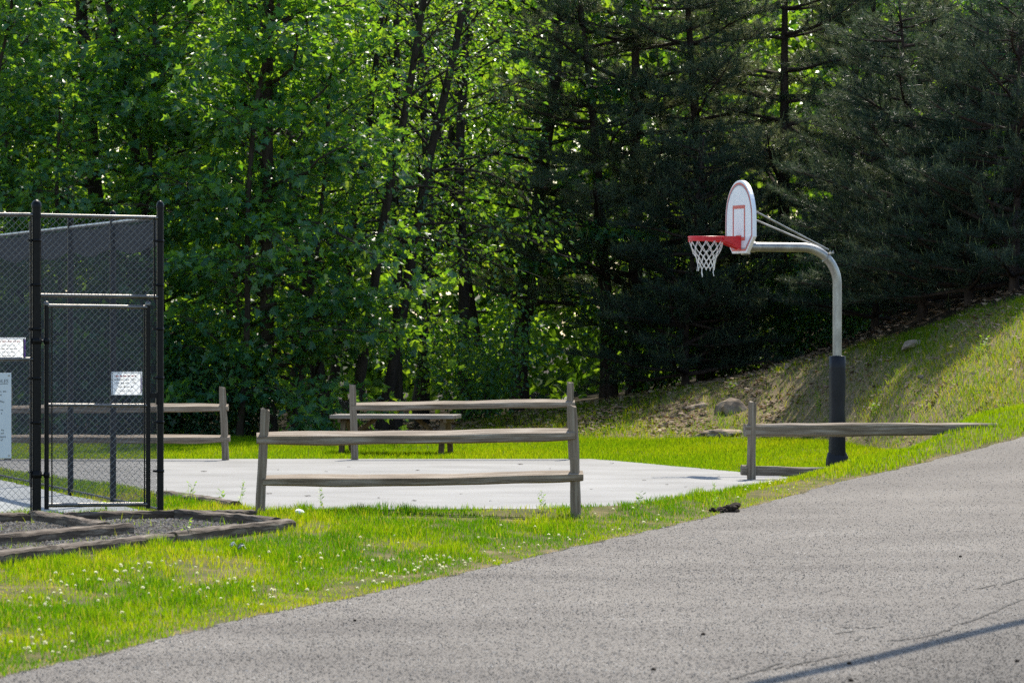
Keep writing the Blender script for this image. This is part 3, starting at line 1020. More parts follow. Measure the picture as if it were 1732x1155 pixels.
    pd.add(vs, fs, 0, True)
    pd.build('pole_padding', M['pad'], root)
    ft = MB()
    prof = [(.05, -.09), (.120, -.06), (.138, .0), (.146, .06), (.147, .12), (.138, .17), (.124, .205), (.116, .225)]
    vs, fs = [], []
    for i, (r0, z) in enumerate(prof):
        for j in range(k_):
            an = 2 * math.pi * j / k_
            r1 = r0 * (1 + .05 * math.sin(2 * an + 1) + .03 * math.sin(5 * an + i * 1.3))
            vs.append((r1 * math.cos(an), r1 * math.sin(an), z + .02 * math.sin(an * 2 + 2)))
    for i in range(len(prof) - 1):
        for j in range(k_):
            fs.append((i * k_ + j, i * k_ + (j + 1) % k_, (i + 1) * k_ + (j + 1) % k_, (i + 1) * k_ + j))
    ft.add(vs, fs, 0, True)
    ft.build('base_wrap', M['pad'], root)


hoop()

# ------------------------------------------------------------------ chain link fences and gate
def chain_link(L, z0, z1, x0=0.0, rw=.0026, pitch=.07, y=0.0):
    """zigzag wires woven in the local XZ plane"""
    st = pitch / 2
    nw = int(L / st)
    ns = int(round((z1 - z0) / st))
    verts, quads = [], []
    K = np.arange(ns + 1)
    zs = z0 + (z1 - z0) * K / ns
    tri = np.array([(0, 1), (-.87, -.5), (.87, -.5)]) * rw
    for w in range(nw):
        left = (K + w) % 2 == 0                       # each wire hooks its neighbours left and right in turn
        xx = x0 + w * st + np.where(left, 0, st)
        yy = y + np.where(left, -.0042, .0042)
        P = np.stack([xx, yy, zs], 1)
        b = len(verts) * 3 * (ns + 1)
        verts.append((P[:, None, :] + np.stack([tri[:, 0], tri[:, 1], np.zeros(3)], 1)[None]).reshape(-1, 3))
        i = b + K[:-1] * 3
        for j in range(3):
            jj = (j + 1) % 3
            quads.append(np.stack([i + j, i + jj, i + 3 + jj, i + 3 + j], 1))
    return np.concatenate(verts), np.concatenate(quads)


def link_mesh(L, z0, z1, x0=0.0, parent=None, y=0.0, rw=.0026, m='wire'):
    v, q = chain_link(L, z0, z1, x0, rw, y=y)
    return link('chain_link', fastmesh('chain_link', v, [q], [M[m]]), parent)


def pipe(name, p, q, r, parent, m='black', n=14, cap=False):
    mb = MB()
    mb.tube([p, q], r, n)
    return mb.build(name, M[m], parent)


def fence_post(x, y, H, r, parent, bands=(), side=1):
    mb = MB()
    mb.tube([(x, y, -.3), (x, y, H)], r, 18)
    o = mb.build('post', M['black_post'], parent)
    c = MB()
    c.lathe([(r * 1.12, 0), (r * 1.14, .02), (r * 1.05, .05), (r * .6, .075), (0.002, .085)], 18, c=(x, y, H - .03))
    c.build('post_cap', M['black_post'], o)
    if bands:
        for z in bands:
            b = MB()
            b.lathe([(r, -.014), (r + .006, -.014), (r + .006, .014), (r, .014)], 18, c=(x, y, z))
            b.box((x + side * (r + .02), y, z), (.045, .012, .022))
            b.build('clamp_band', M['black_post'], o)
    return o


TH = math.atan2(FDIR[1], FDIR[0])
GW = float(np.linalg.norm(FR - FL))
bz = [.45, .95, 1.4, 1.9, 2.35, 2.8]
fr = thing('chain_link_fence', 'tall black chain link fence front with the gateway and the hanging notices', 'fence', (FL[0], FL[1], 0), TH, 'black chain link tennis fence')
fence_post(0, 0, 3.16, .046, fr, bz, -1)
fence_post(GW, 0, 3.16, .035, fr, bz, -1)
fence_post(-2.6, 0, 3.16, .035, fr, bz, 1)
pipe('top_rail', (0, 0, 3.055), (GW, 0, 3.035), .021, fr)
pipe('top_rail', (-2.6, 0, 3.06), (0, 0, 3.06), .021, fr)
pipe('transom_rail', (0, 0, 2.243), (GW, 0, 2.228), .021, fr)
pipe('middle_rail', (-2.6, 0, 1.598), (0, 0, 1.595), .021, fr)
link_mesh(GW - .12, 2.24, 3.03, .06, fr, -.014, .0028, 'glint_wire')
link_mesh(2.56, .03, 3.05, -2.6, fr, -.014, .0028, 'glint_wire')
for x in (-.06, GW - .065):
    z0 = .03 if x < 0 else 2.2
    pipe('tension_bar', (x, -.014, z0), (x, -.014, 3.04), .009, fr, 'black_post', n=6)

# gate
gate = thing('chain_link_gate', 'black chain link walk gate with a paper notice, closed between two tall posts', 'gate', (FL[0], FL[1], 0), TH)
g0, g1 = .103, 1.155
fm = MB()
fm.tube([(g0, 0, .07), (g0, 0, 2.15)], .0245, 14, 1)
fm.tube([(g1, 0, .07), (g1, 0, 2.14)], .0245, 14, 1)
fm.tube([(g0, 0, 2.135), (g1, 0, 2.122)], .022, 14)
fm.tube([(g0, 0, .112), (g1, 0, .112)], .022, 14)
for x in (g0, g1):
    fm.lathe([(.027, 0), (.028, .02), (.018, .035), (.001, .04)], 14, c=(x, 0, 2.145))
fm.build('gate_frame', [M['black'], M['black_post']], gate)
pipe('middle_rail', (g0, 0, 1.128), (g1, 0, 1.118), .020, gate)
link_mesh(g1 - g0 - .09, .12, 2.12, g0 + .045, gate, -.014, .0028, 'glint_wire')
for x in (g0 + .052, g1 - .04):
    pipe('tension_bar', (x, -.014, .10), (x, -.014, 2.12), .008, gate, 'black_post', n=6)
for z in (.42, 1.78):
    h = MB()
    h.lathe([(.05, -.03), (.055, -.03), (.055, .03), (.05, .03)], 14, c=(0, 0, z))
    h.tube([(.05, 0, z), (g0, 0, z)], .012, 8)
    h.lathe([(.026, -.03), (.032, -.03), (.032, .03), (.026, .03)], 14, c=(g0, 0, z))
    h.build('hinge', M['black_post'], gate)
lt = MB()
lt.box((g1 + .04, 0, 1.22), (.12, .02, .05)); lt.box((g1 + .09, 0, 1.19), (.02, .03, .12))
lt.build('latch', M['black_post'], gate)

# side fence
SL = 18.3
sf = thing('chain_link_fence', 'tall black chain link side fence with a rolled windscreen, receding from the gate corner', 'fence', (FR[0], FR[1], 0), math.atan2(SDIR[1], SDIR[0]), 'black chain link tennis fence')
for i in range(1, 7):
    fence_post(i * 3.05, 0, 3.12, .034, sf, (), 1)
pipe('top_rail', (0, 0, 3.04), (SL, 0, 3.04), .021, sf)
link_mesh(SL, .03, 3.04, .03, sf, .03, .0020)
pipe('bottom_rail', (0, 0, .06), (SL, 0, .06), .012, sf)
w = MB()
nseg = 60
vs, fs = [], []
for i in range(nseg + 1):
    x = .08 + (SL - .1) * i / nseg
    t = (x % 3.05) / 3.05
    sag = .05 * math.sin(math.pi * t)
    zt, zb_ = 3.03 - sag * .7, 2.76 - sag + .02 * math.sin(x * 2.2)
    for (z, y) in ((zt, -.02), (zt - .03, -.05), (zb_ + .03, -.055 + .01 * math.sin(x * 5)), (zb_, -.03), (zb_, -.015), (zt, -.012)):
        vs.append((x, y, z))
for i in range(nseg):
    for j in range(6):
        fs.append((i * 6 + j, i * 6 + (j + 1) % 6, (i + 1) * 6 + (j + 1) % 6, (i + 1) * 6 + j))
w.add(vs, fs)
w.build('windscreen', M['screen'], sf)


# notices
def text_mesh(s, size, m, align='LEFT'):
    cu = bpy.data.curves.new('text', 'FONT')
    cu.body = s; cu.size = size; cu.align_x = align; cu.extrude = .0004; cu.resolution_u = 3
    o = bpy.data.objects.new('text', cu)
    COL.objects.link(o)
    bpy.context.view_layer.update()
    me = bpy.data.meshes.new_from_object(o.evaluated_get(bpy.context.evaluated_depsgraph_get()))
    bpy.data.objects.remove(o)
    me.materials.clear(); me.materials.append(m)
    return me


def lettering(parent, lines):
    for s, x, y, z, size, m, al in lines:
        o = link('lettering', text_mesh(s, size, M[m], al), parent)
        o.location = (x, y, z)
        o.rotation_euler = (R(90), 0, 0)


def sleeve(x0, x1, z0, z1, parent):
    q = MB()
    t = .010
    for c, d in ((((x0 + x1) / 2, .0085, z0 + t / 2), (x1 - x0, .003, t)), (((x0 + x1) / 2, .0085, z1 - t / 2), (x1 - x0, .003, t)),
                 ((x0 + t / 2, .0085, (z0 + z1) / 2), (t, .003, z1 - z0 - 2 * t)), ((x1 - t / 2, .0085, (z0 + z1) / 2), (t, .003, z1 - z0 - 2 * t))):
        q.box(c, d)
    return q.build('sleeve', M['sleeve'], parent)


def paper_sheet(x0, x1, z0, z1, parent):
    q = MB()
    n_ = 6
    vs = [(x0 + (x1 - x0) * i / n_, .005 + .0012 * math.sin(i * 1.1), z) for i in range(n_ + 1) for z in (z0, z1)]
    q.add(vs, [(2 * i, 2 * i + 2, 2 * i + 3, 2 * i + 1) for i in range(n_)])
    return q.build('paper', M['paper'], parent)


# notice on the gate (behind the wire)
n1 = thing('paper_notice', 'white paper notice in a clear sleeve hung on the wire of the gate', 'notice', (FL[0], FL[1], 0), TH)
# thin sheet hung right behind the wire
sx0, sx1, sz0, sz1 = .785, 1.085, 1.235, 1.458
sleeve(sx0 - .010, sx1 + .010, sz0 - .008, sz1 + .008, n1)
paper_sheet(sx0 + .004, sx1 - .008, sz0, sz1, n1)
q = MB(); q.box((sx1 - .001, .0052, 1.33), (.010, .004, .15)); q.build('purple_strip', M['purple'], n1)
rn = random.Random(4)
def words(parent, m, x0, x1, z, h):
    mb = MB()
    x = x0
    while x < x1 - .01:
        w_ = min(rn.uniform(.022, .05), x1 - x)
        mb.box((x + w_ / 2, .0025, z), (w_, .0012, h))
        x += w_ + .012
    mb.build('lettering', M[m], parent)
words(n1, 'redink', .82, 1.03, 1.42, .013)
words(n1, 'ink', .80, .97, 1.385, .008); words(n1, 'ink', .83, .96, 1.348, .008); words(n1, 'ink', .86, 1.0, 1.311, .008)
lettering(n1, [('OR', .985, .0028, 1.343, .026, 'ink', 'LEFT'), ('shoes,', .975, .0028, 1.380, .024, 'ink', 'LEFT'), ('Tennis Court', .845, .0028, 1.262, .028, 'ink', 'LEFT')])

# notice on the left panel
n2 = thing('paper_notice', 'white paper notice with a purple edge hung on the wire beside the gate post', 'notice', (FL[0], FL[1], 0), TH)
sleeve(-.44, -.110, 1.585, 1.815, n2)
paper_sheet(-.43, -.138, 1.592, 1.808, n2)
q = MB(); q.box((-.120, .0062, 1.70), (.018, .004, .19)); q.build('purple_strip', M['purple'], n2)
words(n2, 'redink', -.41, -.16, 1.775, .011)
for z in (1.735, 1.70, 1.665, 1.63): words(n2, 'ink', -.415, -.17 - rn.random() * .05, z, .007)

# rules board wired to the front of the fence
n3 = thing('rules_sign', 'pale grey rules board with dark lettering fixed low on the left fence panel', 'sign', (FL[0], FL[1], 0), TH)
q = MB()
rx1 = -.266
q.box((rx1 - .305, -.035, 1.025), (.61, .006, .865), 0, None, .002)
q.build('panel', M['signpanel'], n3)
for x in (rx1 - .025, rx1 - .585):
    for z in (.62, 1.43):
        q = MB()
        q.tube([(x, -.036, z), (x, -.042, z)], .009, 10)
        q.build('bolt', M['galv'], n3)
q = MB(); q.box((rx1 - .285, -.0392, 1.345), (.50, .0012, .004)); q.build('underline', M['ink'], n3)
lettering(n3, [('RULES', rx1 - .030, -.0388, 1.357, .050, 'ink', 'RIGHT'),
               ('s, etc.', rx1 - .045, -.0388, 1.262, .030, 'ink', 'RIGHT'), ('ed', rx1 - .10, -.0388, 1.225, .030, 'ink', 'RIGHT'),
               ('Play.', rx1 - .065, -.0388, 1.158, .030, 'ink', 'RIGHT'),
               ('ns', rx1 - .085, -.0388, 1.075, .030, 'ink', 'RIGHT'), ('s', rx1 - .095, -.0388, 1.040, .030, 'ink', 'RIGHT'),
               ('ity', rx1 - .075, -.0388, .872, .030, 'ink', 'RIGHT'), ('ed', rx1 - .08, -.0388, .838, .030, 'ink', 'RIGHT'),
               ('cipant', rx1 - .055, -.0388, .803, .030, 'ink', 'RIGHT'), ('of', rx1 - .09, -.0388, .770, .030, 'ink', 'RIGHT')])

# ------------------------------------------------------------------ landscape timbers, bed of gravel
def timber(label, p0, p1, ztop, w=.15, h=.15, seed=0):
    p0, p1 = Vector(p0), Vector(p1)
    v = p1 - p0
    L = v.length
    r_ = random.Random(seed)
    mb = MB()
    n_ = 22
    sec = [(-.5, -.5), (.5, -.5), (.5, .32), (.40, .47), (.15, .5), (-.15, .5), (-.40, .46), (-.5, .3)]
    vs, fs = [], []
    k_ = len(sec)
    ph = [r_.random() * 6 for _ in range(4)]
    for i in range(n_):
        t = i / (n_ - 1)
        for j, (a, b) in enumerate(sec):
            wv = 1 + .03 * math.sin(t * 11 + ph[0] + j) + .02 * math.sin(t * 31 + ph[1] + 2 * j)
            e = .93 if i in (0, n_ - 1) else 1
            vs.append(((t - .5) * L, a * w * wv * e, -h / 2 + (b * h + .006 * math.sin(t * 9 + ph[2] + j * 1.7) + .004 * math.sin(t * 40 + ph[3] + j)) * e))
    for i in range(n_ - 1):
        for j in range(k_):
            fs.append((i * k_ + j, i * k_ + (j + 1) % k_, (i + 1) * k_ + (j + 1) % k_, (i + 1) * k_ + j))
    fs += [tuple(range(k_ - 1, -1, -1)), tuple(range((n_ - 1) * k_, n_ * k_))]
    mb.add(vs, fs)
    o = mb.build('landscape_timber', M['timber'])
    c = (p0 + p1) / 2
    o.location = (c.x, c.y, ztop)
    o.rotation_euler = (0, 0, math.atan2(v.y, v.x))
    return tag(o, label, 'timber', 'timbers edging the gate bed')


def tp(x, y, z):
    Y = (2 - z) * F / (y - 540)
    return (px(x, y, Y).x, Y, 0)


A, B = np.array(tp(-110, 943, .11)), np.array(tp(489, 878, .11))
u1 = A + (B - A) * .62; u2 = A + (B - A) * .30
timber('outer bed timber with its free end sticking into the lawn under the front fence post', u1 + (B - A) * .004, B, .115, seed=1)
timber('middle timber of the outer bed edge facing the grass', u2 + (B - A) * .004, u1 - (B - A) * .002, .105, seed=2)
timber('outer bed timber running out of the picture in front of the inner timber', A, u2, .11, seed=3)
A, B = np.array(tp(-90, 911, .13)), np.array(tp(215, 885, .13))
timber('inner timber lying parallel to the outer one, ending square in the gravel', A, B, .135, seed=4)
timber('slanting timber leading from the gate post to the inner timber end', tp(58, 864, .12), tp(176, 883, .12), .125, seed=5)
timber('long timber lying across under the gate', tp(110, 866.5, .11), tp(300, 863, .11), .112, seed=6)
timber('slanting timber from the gate corner to the free end of the outer timber', tp(303, 861.5, .12), tp(468, 876, .12), .126, seed=7)
timber('short timber behind the left post of the near split rail fence', tp(318, 863, .10), tp(433, 862, .10), .098, seed=8)
timber('dark timber under the fence panel beside the gate', tp(-80, 869.5, .12), tp(47, 867, .12), .122, seed=9)
timber('timber lying along the left edge of the basketball court beside the corner post', tp(274, 829, .07), tp(398, 848, .07), .075, w=.16, seed=10)

# gravel in the bed
bedp = BED
mb = MB()
mb.add([(x, y, .035 + .0) for x, y in bedp] + [(x, y, -.2) for x, y in bedp],
       [tuple(range(5))] + [(i, 5 + i, 5 + (i + 1) % 5, (i + 1) % 5) for i in range(5)])
tag(mb.build('gravel_bed', M['soil']), kind='structure')
ng = 26000
gyy = 42.5 + 10 * rng.random(ng); gxx = -6 + 4.2 * rng.random(ng)
kk = (poly_in(BED, gxx, gyy) > .03)
gxx, gyy = gxx[kk], gyy[kk]
n = len(gxx)
rad = .007 + .013 * rng.random(n) ** 2
OCT = np.array([(1, 0, 0), (0, 1, 0), (-1, 0, 0), (0, -1, 0), (0, 0, 1), (0, 0, -1)], float)
OF = np.array([(0, 1, 4), (1, 2, 4), (2, 3, 4), (3, 0, 4), (1, 0, 5), (2, 1, 5), (3, 2, 5), (0, 3, 5)])
an = rng.random(n) * 6.28
V = OCT[None] * rad[:, None, None] * (.7 + .6 * rng.random((n, 6, 1)))
V[..., 2] *= .7
ca, sa = np.cos(an)[:, None], np.sin(an)[:, None]
V = np.stack([V[..., 0] * ca - V[..., 1] * sa, V[..., 0] * sa + V[..., 1] * ca, V[..., 2]], -1)
V += np.stack([gxx, gyy, np.full(n, .038)], 1)[:, None]
tag(link('gravel', fastmesh('gravel', V.reshape(-1, 3), [(OF[None] + (np.arange(n) * 6)[:, None, None]).reshape(-1, 3)], [M['gravel']])), kind='stuff')


# ------------------------------------------------------------------ stones, clods, litter, small finds
def rock_mesh(name, r, seed, m, flat=.7, sub=2, rough=.22):
    import bmesh
    bm = bmesh.new()
    bmesh.ops.create_icosphere(bm, subdivisions=sub, radius=1)
    rr_ = random.Random(seed)
    ph = [(rr_.uniform(-1, 1), rr_.uniform(-1, 1), rr_.uniform(-1, 1), rr_.random() * 6) for _ in range(9)]
    planes = [(Vector((rr_.uniform(-1, 1), rr_.uniform(-1, 1), rr_.uniform(-.4, 1))).normalized(), rr_.uniform(.6, .85)) for _ in range(6)]
    for v in bm.verts:
        s = 1
        for i, (a, b, c, p_) in enumerate(ph):
            s += rough / (1 + i * .45) * math.sin((a * v.co.x + b * v.co.y + c * v.co.z) * (2 + i * 1.3) + p_)
        v.co *= s
        for nn_, dd in planes:
            k_ = v.co.dot(nn_) - dd
            if k_ > 0: v.co -= nn_ * k_ * .85
        v.co = Vector((v.co.x * r, v.co.y * r, v.co.z * r * flat))
    me = bpy.data.meshes.new(name)
    bm.to_mesh(me); bm.free()
    me.materials.append(m)
    return me


def rock(name, label, cat, pos, r, seed, m='stone', flat=.7, sc=(1, 1, 1), rz=0, group=None, rough=.22, sub=3):
    o = link(name, rock_mesh(name, r, seed, M[m], flat, sub, rough))
    o.location = pos
    o.scale = sc
    o.rotation_euler = (0, 0, rz)
    return tag(o, label, cat, group)


def on_ground(x, y0, Y0=60., Y1=110.):
    """first ground point the ray through pixel (x, y) meets"""
    Ys = np.arange(Y0, Y1, .1)
    Xs = (x - 866) * Ys / F; Zs = 2 - (y0 - 540) * Ys / F
    h = height(Xs, Ys, True)
    i = np.argmax(h >= Zs)
    if h[i] < Zs[i]: i = len(Ys) - 1
    return Vector((Xs[i], Ys[i], h[i]))


p = on_ground(1238, 700)
rock('boulder', 'large tan boulder half buried in the grassy bank above the split rail post', 'boulder', p + Vector((.05, .32, -.08)), .40, 3, flat=.72, sc=(1.15, 1.1, 1), rz=.4, rough=.2)
p = on_ground(1218, 738)
rock('flat_stone', 'pale flat stone at the foot of the bank below the boulder', 'stone', p + Vector((0, 0, .02)), .34, 8, flat=.28, sc=(1.25, .8, 1), rz=.2, rough=.14)
p = on_ground(1332, 626)
rock('stone', 'small grey stone on the crest of the bank to the left of the hoop pole', 'stone', p + Vector((0, 0, .04)), .075, 5, flat=.8)
p = on_ground(1548, 586)
rock('flat_stone', 'flat grey rock showing in the upper bank grass right of the hoop pole', 'stone', p + Vector((0, 0, .02)), .24, 6, flat=.35, sc=(1.2, .7, 1), rz=.3)
p = on_ground(1180, 690)
rock('boulder', 'small brown rock beside the large boulder on the littered bank', 'stone', p + Vector((0, 0, -.02)), .16, 12, flat=.6, sc=(1.2, 1, 1), rough=.18)
rs = random.Random(9)
st_src = None
for i, (x, y) in enumerate([(1310, 700), (1462, 690), (1505, 655), (1560, 640), (1120, 705), (1145, 728), (1610, 600)]):
    p = on_ground(x, y)
    if st_src is None:
        st_src = rock_mesh('stone', .055, 77, M['stone'], .7, 2)
    o = link('stone', st_src)
    o.location = p + Vector((0, 0, .015))
    s = .6 + rs.random() * .8
    o.scale = (s * 1.3, s, s)
    o.rotation_euler = (0, 0, rs.random() * 6)
    tag(o, 'fist sized stone lying among the dry leaves on the bank', 'stone', 'small stones on the bank')

# clod of dug-up earth at the road edge
p = px(1226, 862, 55.6)
p.z = hz(p.x, p.y)
cl = None
mb = MB()
for i in range(22):
    me = rock_mesh('clod', (.10 if i < 3 else .03 + .045 * rs.random()), 40 + i, M['soil'], .7, 3, .34)
    c = Vector(((-.09, .02, .11)[i], 0, .01)) if i < 3 else Vector((rs.gauss(0, .11), rs.gauss(0, .07), .03 + .07 * rs.random()))
    mb.add([v.co + c for v in me.vertices], [tuple(f.vertices) for f in me.polygons])
    bpy.data.meshes.remove(me)
o = mb.build('dirt_clod', M['soil'])
o.location = p
tag(o, 'dark crumbled clod of earth at the road edge before the single fence post', 'dirt clod')
o.scale = (.72, .8, .72)
o.location.z -= .012

# white scrap in the grass
def scrap(name, label, cat, pos, w, mats, seed):
    r_ = random.Random(seed)
    mb = MB()
    n_ = 7
    vs = [((i / 6 - .5) * w, (j / 6 - .5) * w * .6, .02 + .03 * r_.random() + .015 * math.sin(i * 1.7)) for i in range(n_) for j in range(n_)]
    vs2 = [(x, y, z - .004) for x, y, z in vs]
    fs = [(i * n_ + j, i * n_ + j + 1, (i + 1) * n_ + j + 1, (i + 1) * n_ + j) for i in range(n_ - 1) for j in range(n_ - 1)]
    mb.add(vs, fs, 0)
    for f in range(len(mb.m)):
        if r_.random() < .22: mb.m[f] = 1
    mb.add(vs2, [tuple(reversed(f)) for f in fs], 1)
    o = mb.build(name, mats)
    o.location = pos
    o.rotation_euler = (R(14), R(10), .3)
    return tag(o, label, cat)


pp = px(401, 944, 44.5); pp.z = hz(pp.x, pp.y) + .045
scrap('paper_scrap', 'crumpled white scrap with dark marks lying in the near grass', 'litter', pp, .13, [M['paper'], M['ink']], 3)
pp = px(504, 868, 52.8)
rock('stone', 'whitish stone in the grass beside the left post of the near fence', 'stone', (pp.x, pp.y, hz(pp.x, pp.y) + .04), .055, 21, 'whitestone', .9, sub=2)

# dry leaves lying on the court
lf = MB()
lf.add([(-.05, 0, .012), (-.015, -.028, .003), (.03, -.022, .010), (.055, 0, .004), (.03, .022, .014), (-.015, .03, .006)], [(0, 1, 2, 3), (0, 3, 4, 5)])
lme = lf.mesh('fallen_leaf', M['soil'])
for i, (x, y) in enumerate([(470, 797), (552, 800), (590, 792), (706, 798), (760, 812), (520, 842), (640, 845), (780, 838), (830, 850), (1035, 786), (1090, 815), (1128, 822), (1160, 826), (930, 795),
                            (880, 788), (700, 850), (455, 838), (1000, 830), (1215, 808), (345, 800)]):
    Y = 2 * F / (y - 540)
    o = link('fallen_leaf', lme)
    o.location = ((x - 866) * Y / F, Y, .018)
    o.rotation_euler = (0, 0, rs.random() * 6)
    s = .4 + rs.random() * .6
    o.scale = (s, s, s)
    tag(o, 'dark dry leaf lying on the pale court paving', 'leaf', 'dry leaves on the court')

# pebbles on the road
pme = rock_mesh('pebble', .016, 61, M['soil'], .8, 1)
for x, y in [(600, 1037), (1190, 1062), (1436, 1115), (1440, 1150), (1625, 928), (1720, 1110), (1105, 1128)]:
    Y = 2.05 * F / (y - 540)
    X = (x - 866) * Y / F
    o = link('pebble', pme)
    o.location = (X, Y, float(road_z(np.array([X]), np.array([Y]))[0]) + .006)
    o.rotation_euler = (0, 0, rs.random() * 6)
    tag(o, 'dark loose pebble lying on the grey road', 'pebble', 'loose pebbles on the road')

# leaf litter on the bank and wood floor
nL = 60000
LY = 64 + 34 * rng.random(nL); LX = -3 + 14 * rng.random(nL)
lu, _ = bank_u(LX, LY)
patch = pnoise(LX, LY, 1.9, 3.0)
dens = ss(.02, .15, lu) * (.25 + .75 * ss(.4, .7, patch)) * np.where(LX > 5.5, .35, 1) * (np.abs(LX) < LY * .0985 + 1.5)
kk = rng.random(nL) < dens
LX, LY = LX[kk], LY[kk]
n = len(LX)
LZ = height(LX, LY) + .006
s = .025 + .045 * rng.random(n)
an = rng.random(n) * 6.28
T = np.array([(-1, 0, .25), (0, -.55, 0), (1, 0, .3), (0, .55, .1)])
V = T[None] * s[:, None, None] * np.array([1, 1, 1.2])[None, None]
V[..., 2] += rng.random((n, 4)) * s[:, None] * .7
ca, sa = np.cos(an)[:, None], np.sin(an)[:, None]
V = np.stack([V[..., 0] * ca - V[..., 1] * sa, V[..., 0] * sa + V[..., 1] * ca, V[..., 2]], -1)
V += np.stack([LX, LY, LZ], 1)[:, None]
b = np.arange(n) * 4
tag(link('leaf_litter', fastmesh('leaf_litter', V.reshape(-1, 3), [np.stack([b, b + 1, b + 2], 1), np.stack([b, b + 2, b + 3], 1)], [M['litter']], tint=np.repeat(rng.random(n), 4))), kind='stuff')

# clover blossoms in the verge
def clover_mesh(seed):
    r_ = np.random.default_rng(seed)
    vs, fs = [], []
    tris = []
    V_, T_, ti = [], [], []
    H_ = .085
    # stem
    st = np.array([(-.0015, 0, 0), (.0015, 0, 0), (.0015, 0, H_), (-.0015, 0, H_), (0, -.0015, 0), (0, .0015, 0), (0, .0015, H_), (0, -.0015, H_)])
    nf = 80
    dirs = r_.standard_normal((nf, 3)); dirs /= np.linalg.norm(dirs, axis=1)[:, None]
    dirs[:, 2] = np.abs(dirs[:, 2]) * 1.0 - .35
    dirs /= np.linalg.norm(dirs, axis=1)[:, None]
    side = np.cross(dirs, r_.standard_normal((nf, 3))); side /= np.linalg.norm(side, axis=1)[:, None]
    c = np.array([0, 0, H_])
    L = .0155 * (.85 + .3 * r_.random(nf))[:, None]
    a = c + dirs * .004
    m1 = c + dirs * L * .75 + side * .0034; m2 = c + dirs * L * .75 - side * .0034
    t = c + dirs * L
    pv = np.stack([a, m1, t, m2], 1).reshape(-1, 3)
    b_ = 8 + np.arange(nf) * 4
    return fastmesh('clover_flower', np.concatenate([st, pv]), [np.array([(0, 1, 2, 3), (4, 5, 6, 7)]), np.stack([b_, b_ + 1, b_ + 2, b_ + 3], 1)], [M['weed'], M['petal']], [0, 1],
                    tint=np.r_[np.full(8, .3), np.repeat(r_.random(nf), 4)])


cms = [clover_mesh(i) for i in range(4)]
cl_n = 0
tries = 0
cr_ = random.Random(17)
cent = [(735, 940), (720, 948), (760, 935), (880, 915), (960, 905), (640, 955), (600, 985), (560, 1000), (1060, 890), (1120, 872), (1180, 868), (1000, 898), (540, 940), (430, 985), (330, 985),
        (200, 985), (120, 990), (700, 962), (820, 930), (150, 1090), (60, 1075), (1300, 835), (1380, 812), (30, 1020), (250, 960)]
while cl_n < 260 and tries < 6000:
    tries += 1
    if cr_.random() < .62:
        c = cr_.choice(cent)
        Y = 1.98 * F / (c[1] - 540)
        X = (c[0] - 866) * Y / F + cr_.gauss(0, .20)
        Y += cr_.gauss(0, .9)
    else:
        Y = cr_.uniform(30, 61); X = cr_.uniform(-5, 5)
    d_, _, _ = road_near([X], [Y])
    if not (.08 < d_[0] < 2.2) or poly_in(COURT, [X], [Y])[0] > -.1 or poly_in(BED, [X], [Y])[0] > -.15: continue
    o = link('clover_flower', cms[cl_n % 4])
    s = cr_.uniform(.5, .9)
    o.scale = (s, s, s * cr_.uniform(.8, 1.25))
    o.location = (X, Y, hz(X, Y) - .004)
    o.rotation_euler = (cr_.uniform(-.2, .2), cr_.uniform(-.2, .2), cr_.random() * 6)
    tag(o, 'white clover blossom standing in the green verge beside the road', 'flower', 'clover blossoms in the verge')
    cl_n += 1


# weeds: little leafy stems and seed heads
def weed_mesh(seed, H_, nl_, ll):
    r_ = np.random.default_rng(seed)
    V_, F_, tt_ = [], [], []
    k_ = 0
    for s_ in range(3):
        lean = r_.uniform(-.25, .25, 2) * H_
        p0 = r_.uniform(-.02, .02, 2)
        top = np.array([p0[0] + lean[0], p0[1] + lean[1], H_ * r_.uniform(.7, 1)])
        b0_ = np.array([p0[0], p0[1], -.01])
        w_ = .0028
        V_ += [b0_ + (-w_, 0, 0), b0_ + (w_, 0, 0), top + (w_ * .4, 0, 0), top - (w_ * .4, 0, 0)]
        F_.append((k_, k_ + 1, k_ + 2, k_ + 3)); k_ += 4
        tt_ += [.3] * 4
        for q in range(nl_):
            f = (q + 1) / nl_
            c = b0_ + (top - b0_) * f
            a = r_.random() * 6.28
            d_ = np.array([math.cos(a), math.sin(a), r_.uniform(.1, .8)]) * ll * (1.15 - .5 * f)
            sd_ = np.array([-math.sin(a), math.cos(a), 0]) * ll * .22
            V_ += [c, c + d_ * .5 - sd_, c + d_, c + d_ * .5 + sd_]
            F_.append((k_, k_ + 1, k_ + 2, k_ + 3)); k_ += 4
            tt_ += [r_.random()] * 4
    return fastmesh('weed', V_, [np.array(F_)], [M['weed']], tint=tt_)


wm = [weed_mesh(i, h_, n_, l_) for i, (h_, n_, l_) in enumerate([(.22, 7, .06), (.16, 6, .07), (.30, 8, .05)])]
spots = [(320, 845, 'green weed sprouting between the corner timber and the court edge'), (378, 840, 'tall thin weed growing against the court edge timber'),
         (404, 852, 'weed clump at the foot of the near fence post'), (920, 862, 'pale tall weed by the right post of the near fence'),
         (1078, 855, 'seeding weed standing at the near court edge between the two fences'), (1210, 850, 'weed with a dark seed head beside the earth clod'),
         (312, 914, 'bright green weed leaf in front of the outer bed timber'), (180, 862, 'weed growing under the gate bottom rail'),
         (545, 860, 'leafy weed at the court edge right of the left fence post')]
for i, (x, y, lb) in enumerate(spots):
    Y = 1.98 * F / (y - 540)
    X = (x - 866) * Y / F
    o = link('weed', wm[i % 3])
    o.location = (X, Y, hz(X, Y))
    o.rotation_euler = (0, 0, i * 1.3)
    tag(o, lb, 'weed', 'single weeds in the verge')
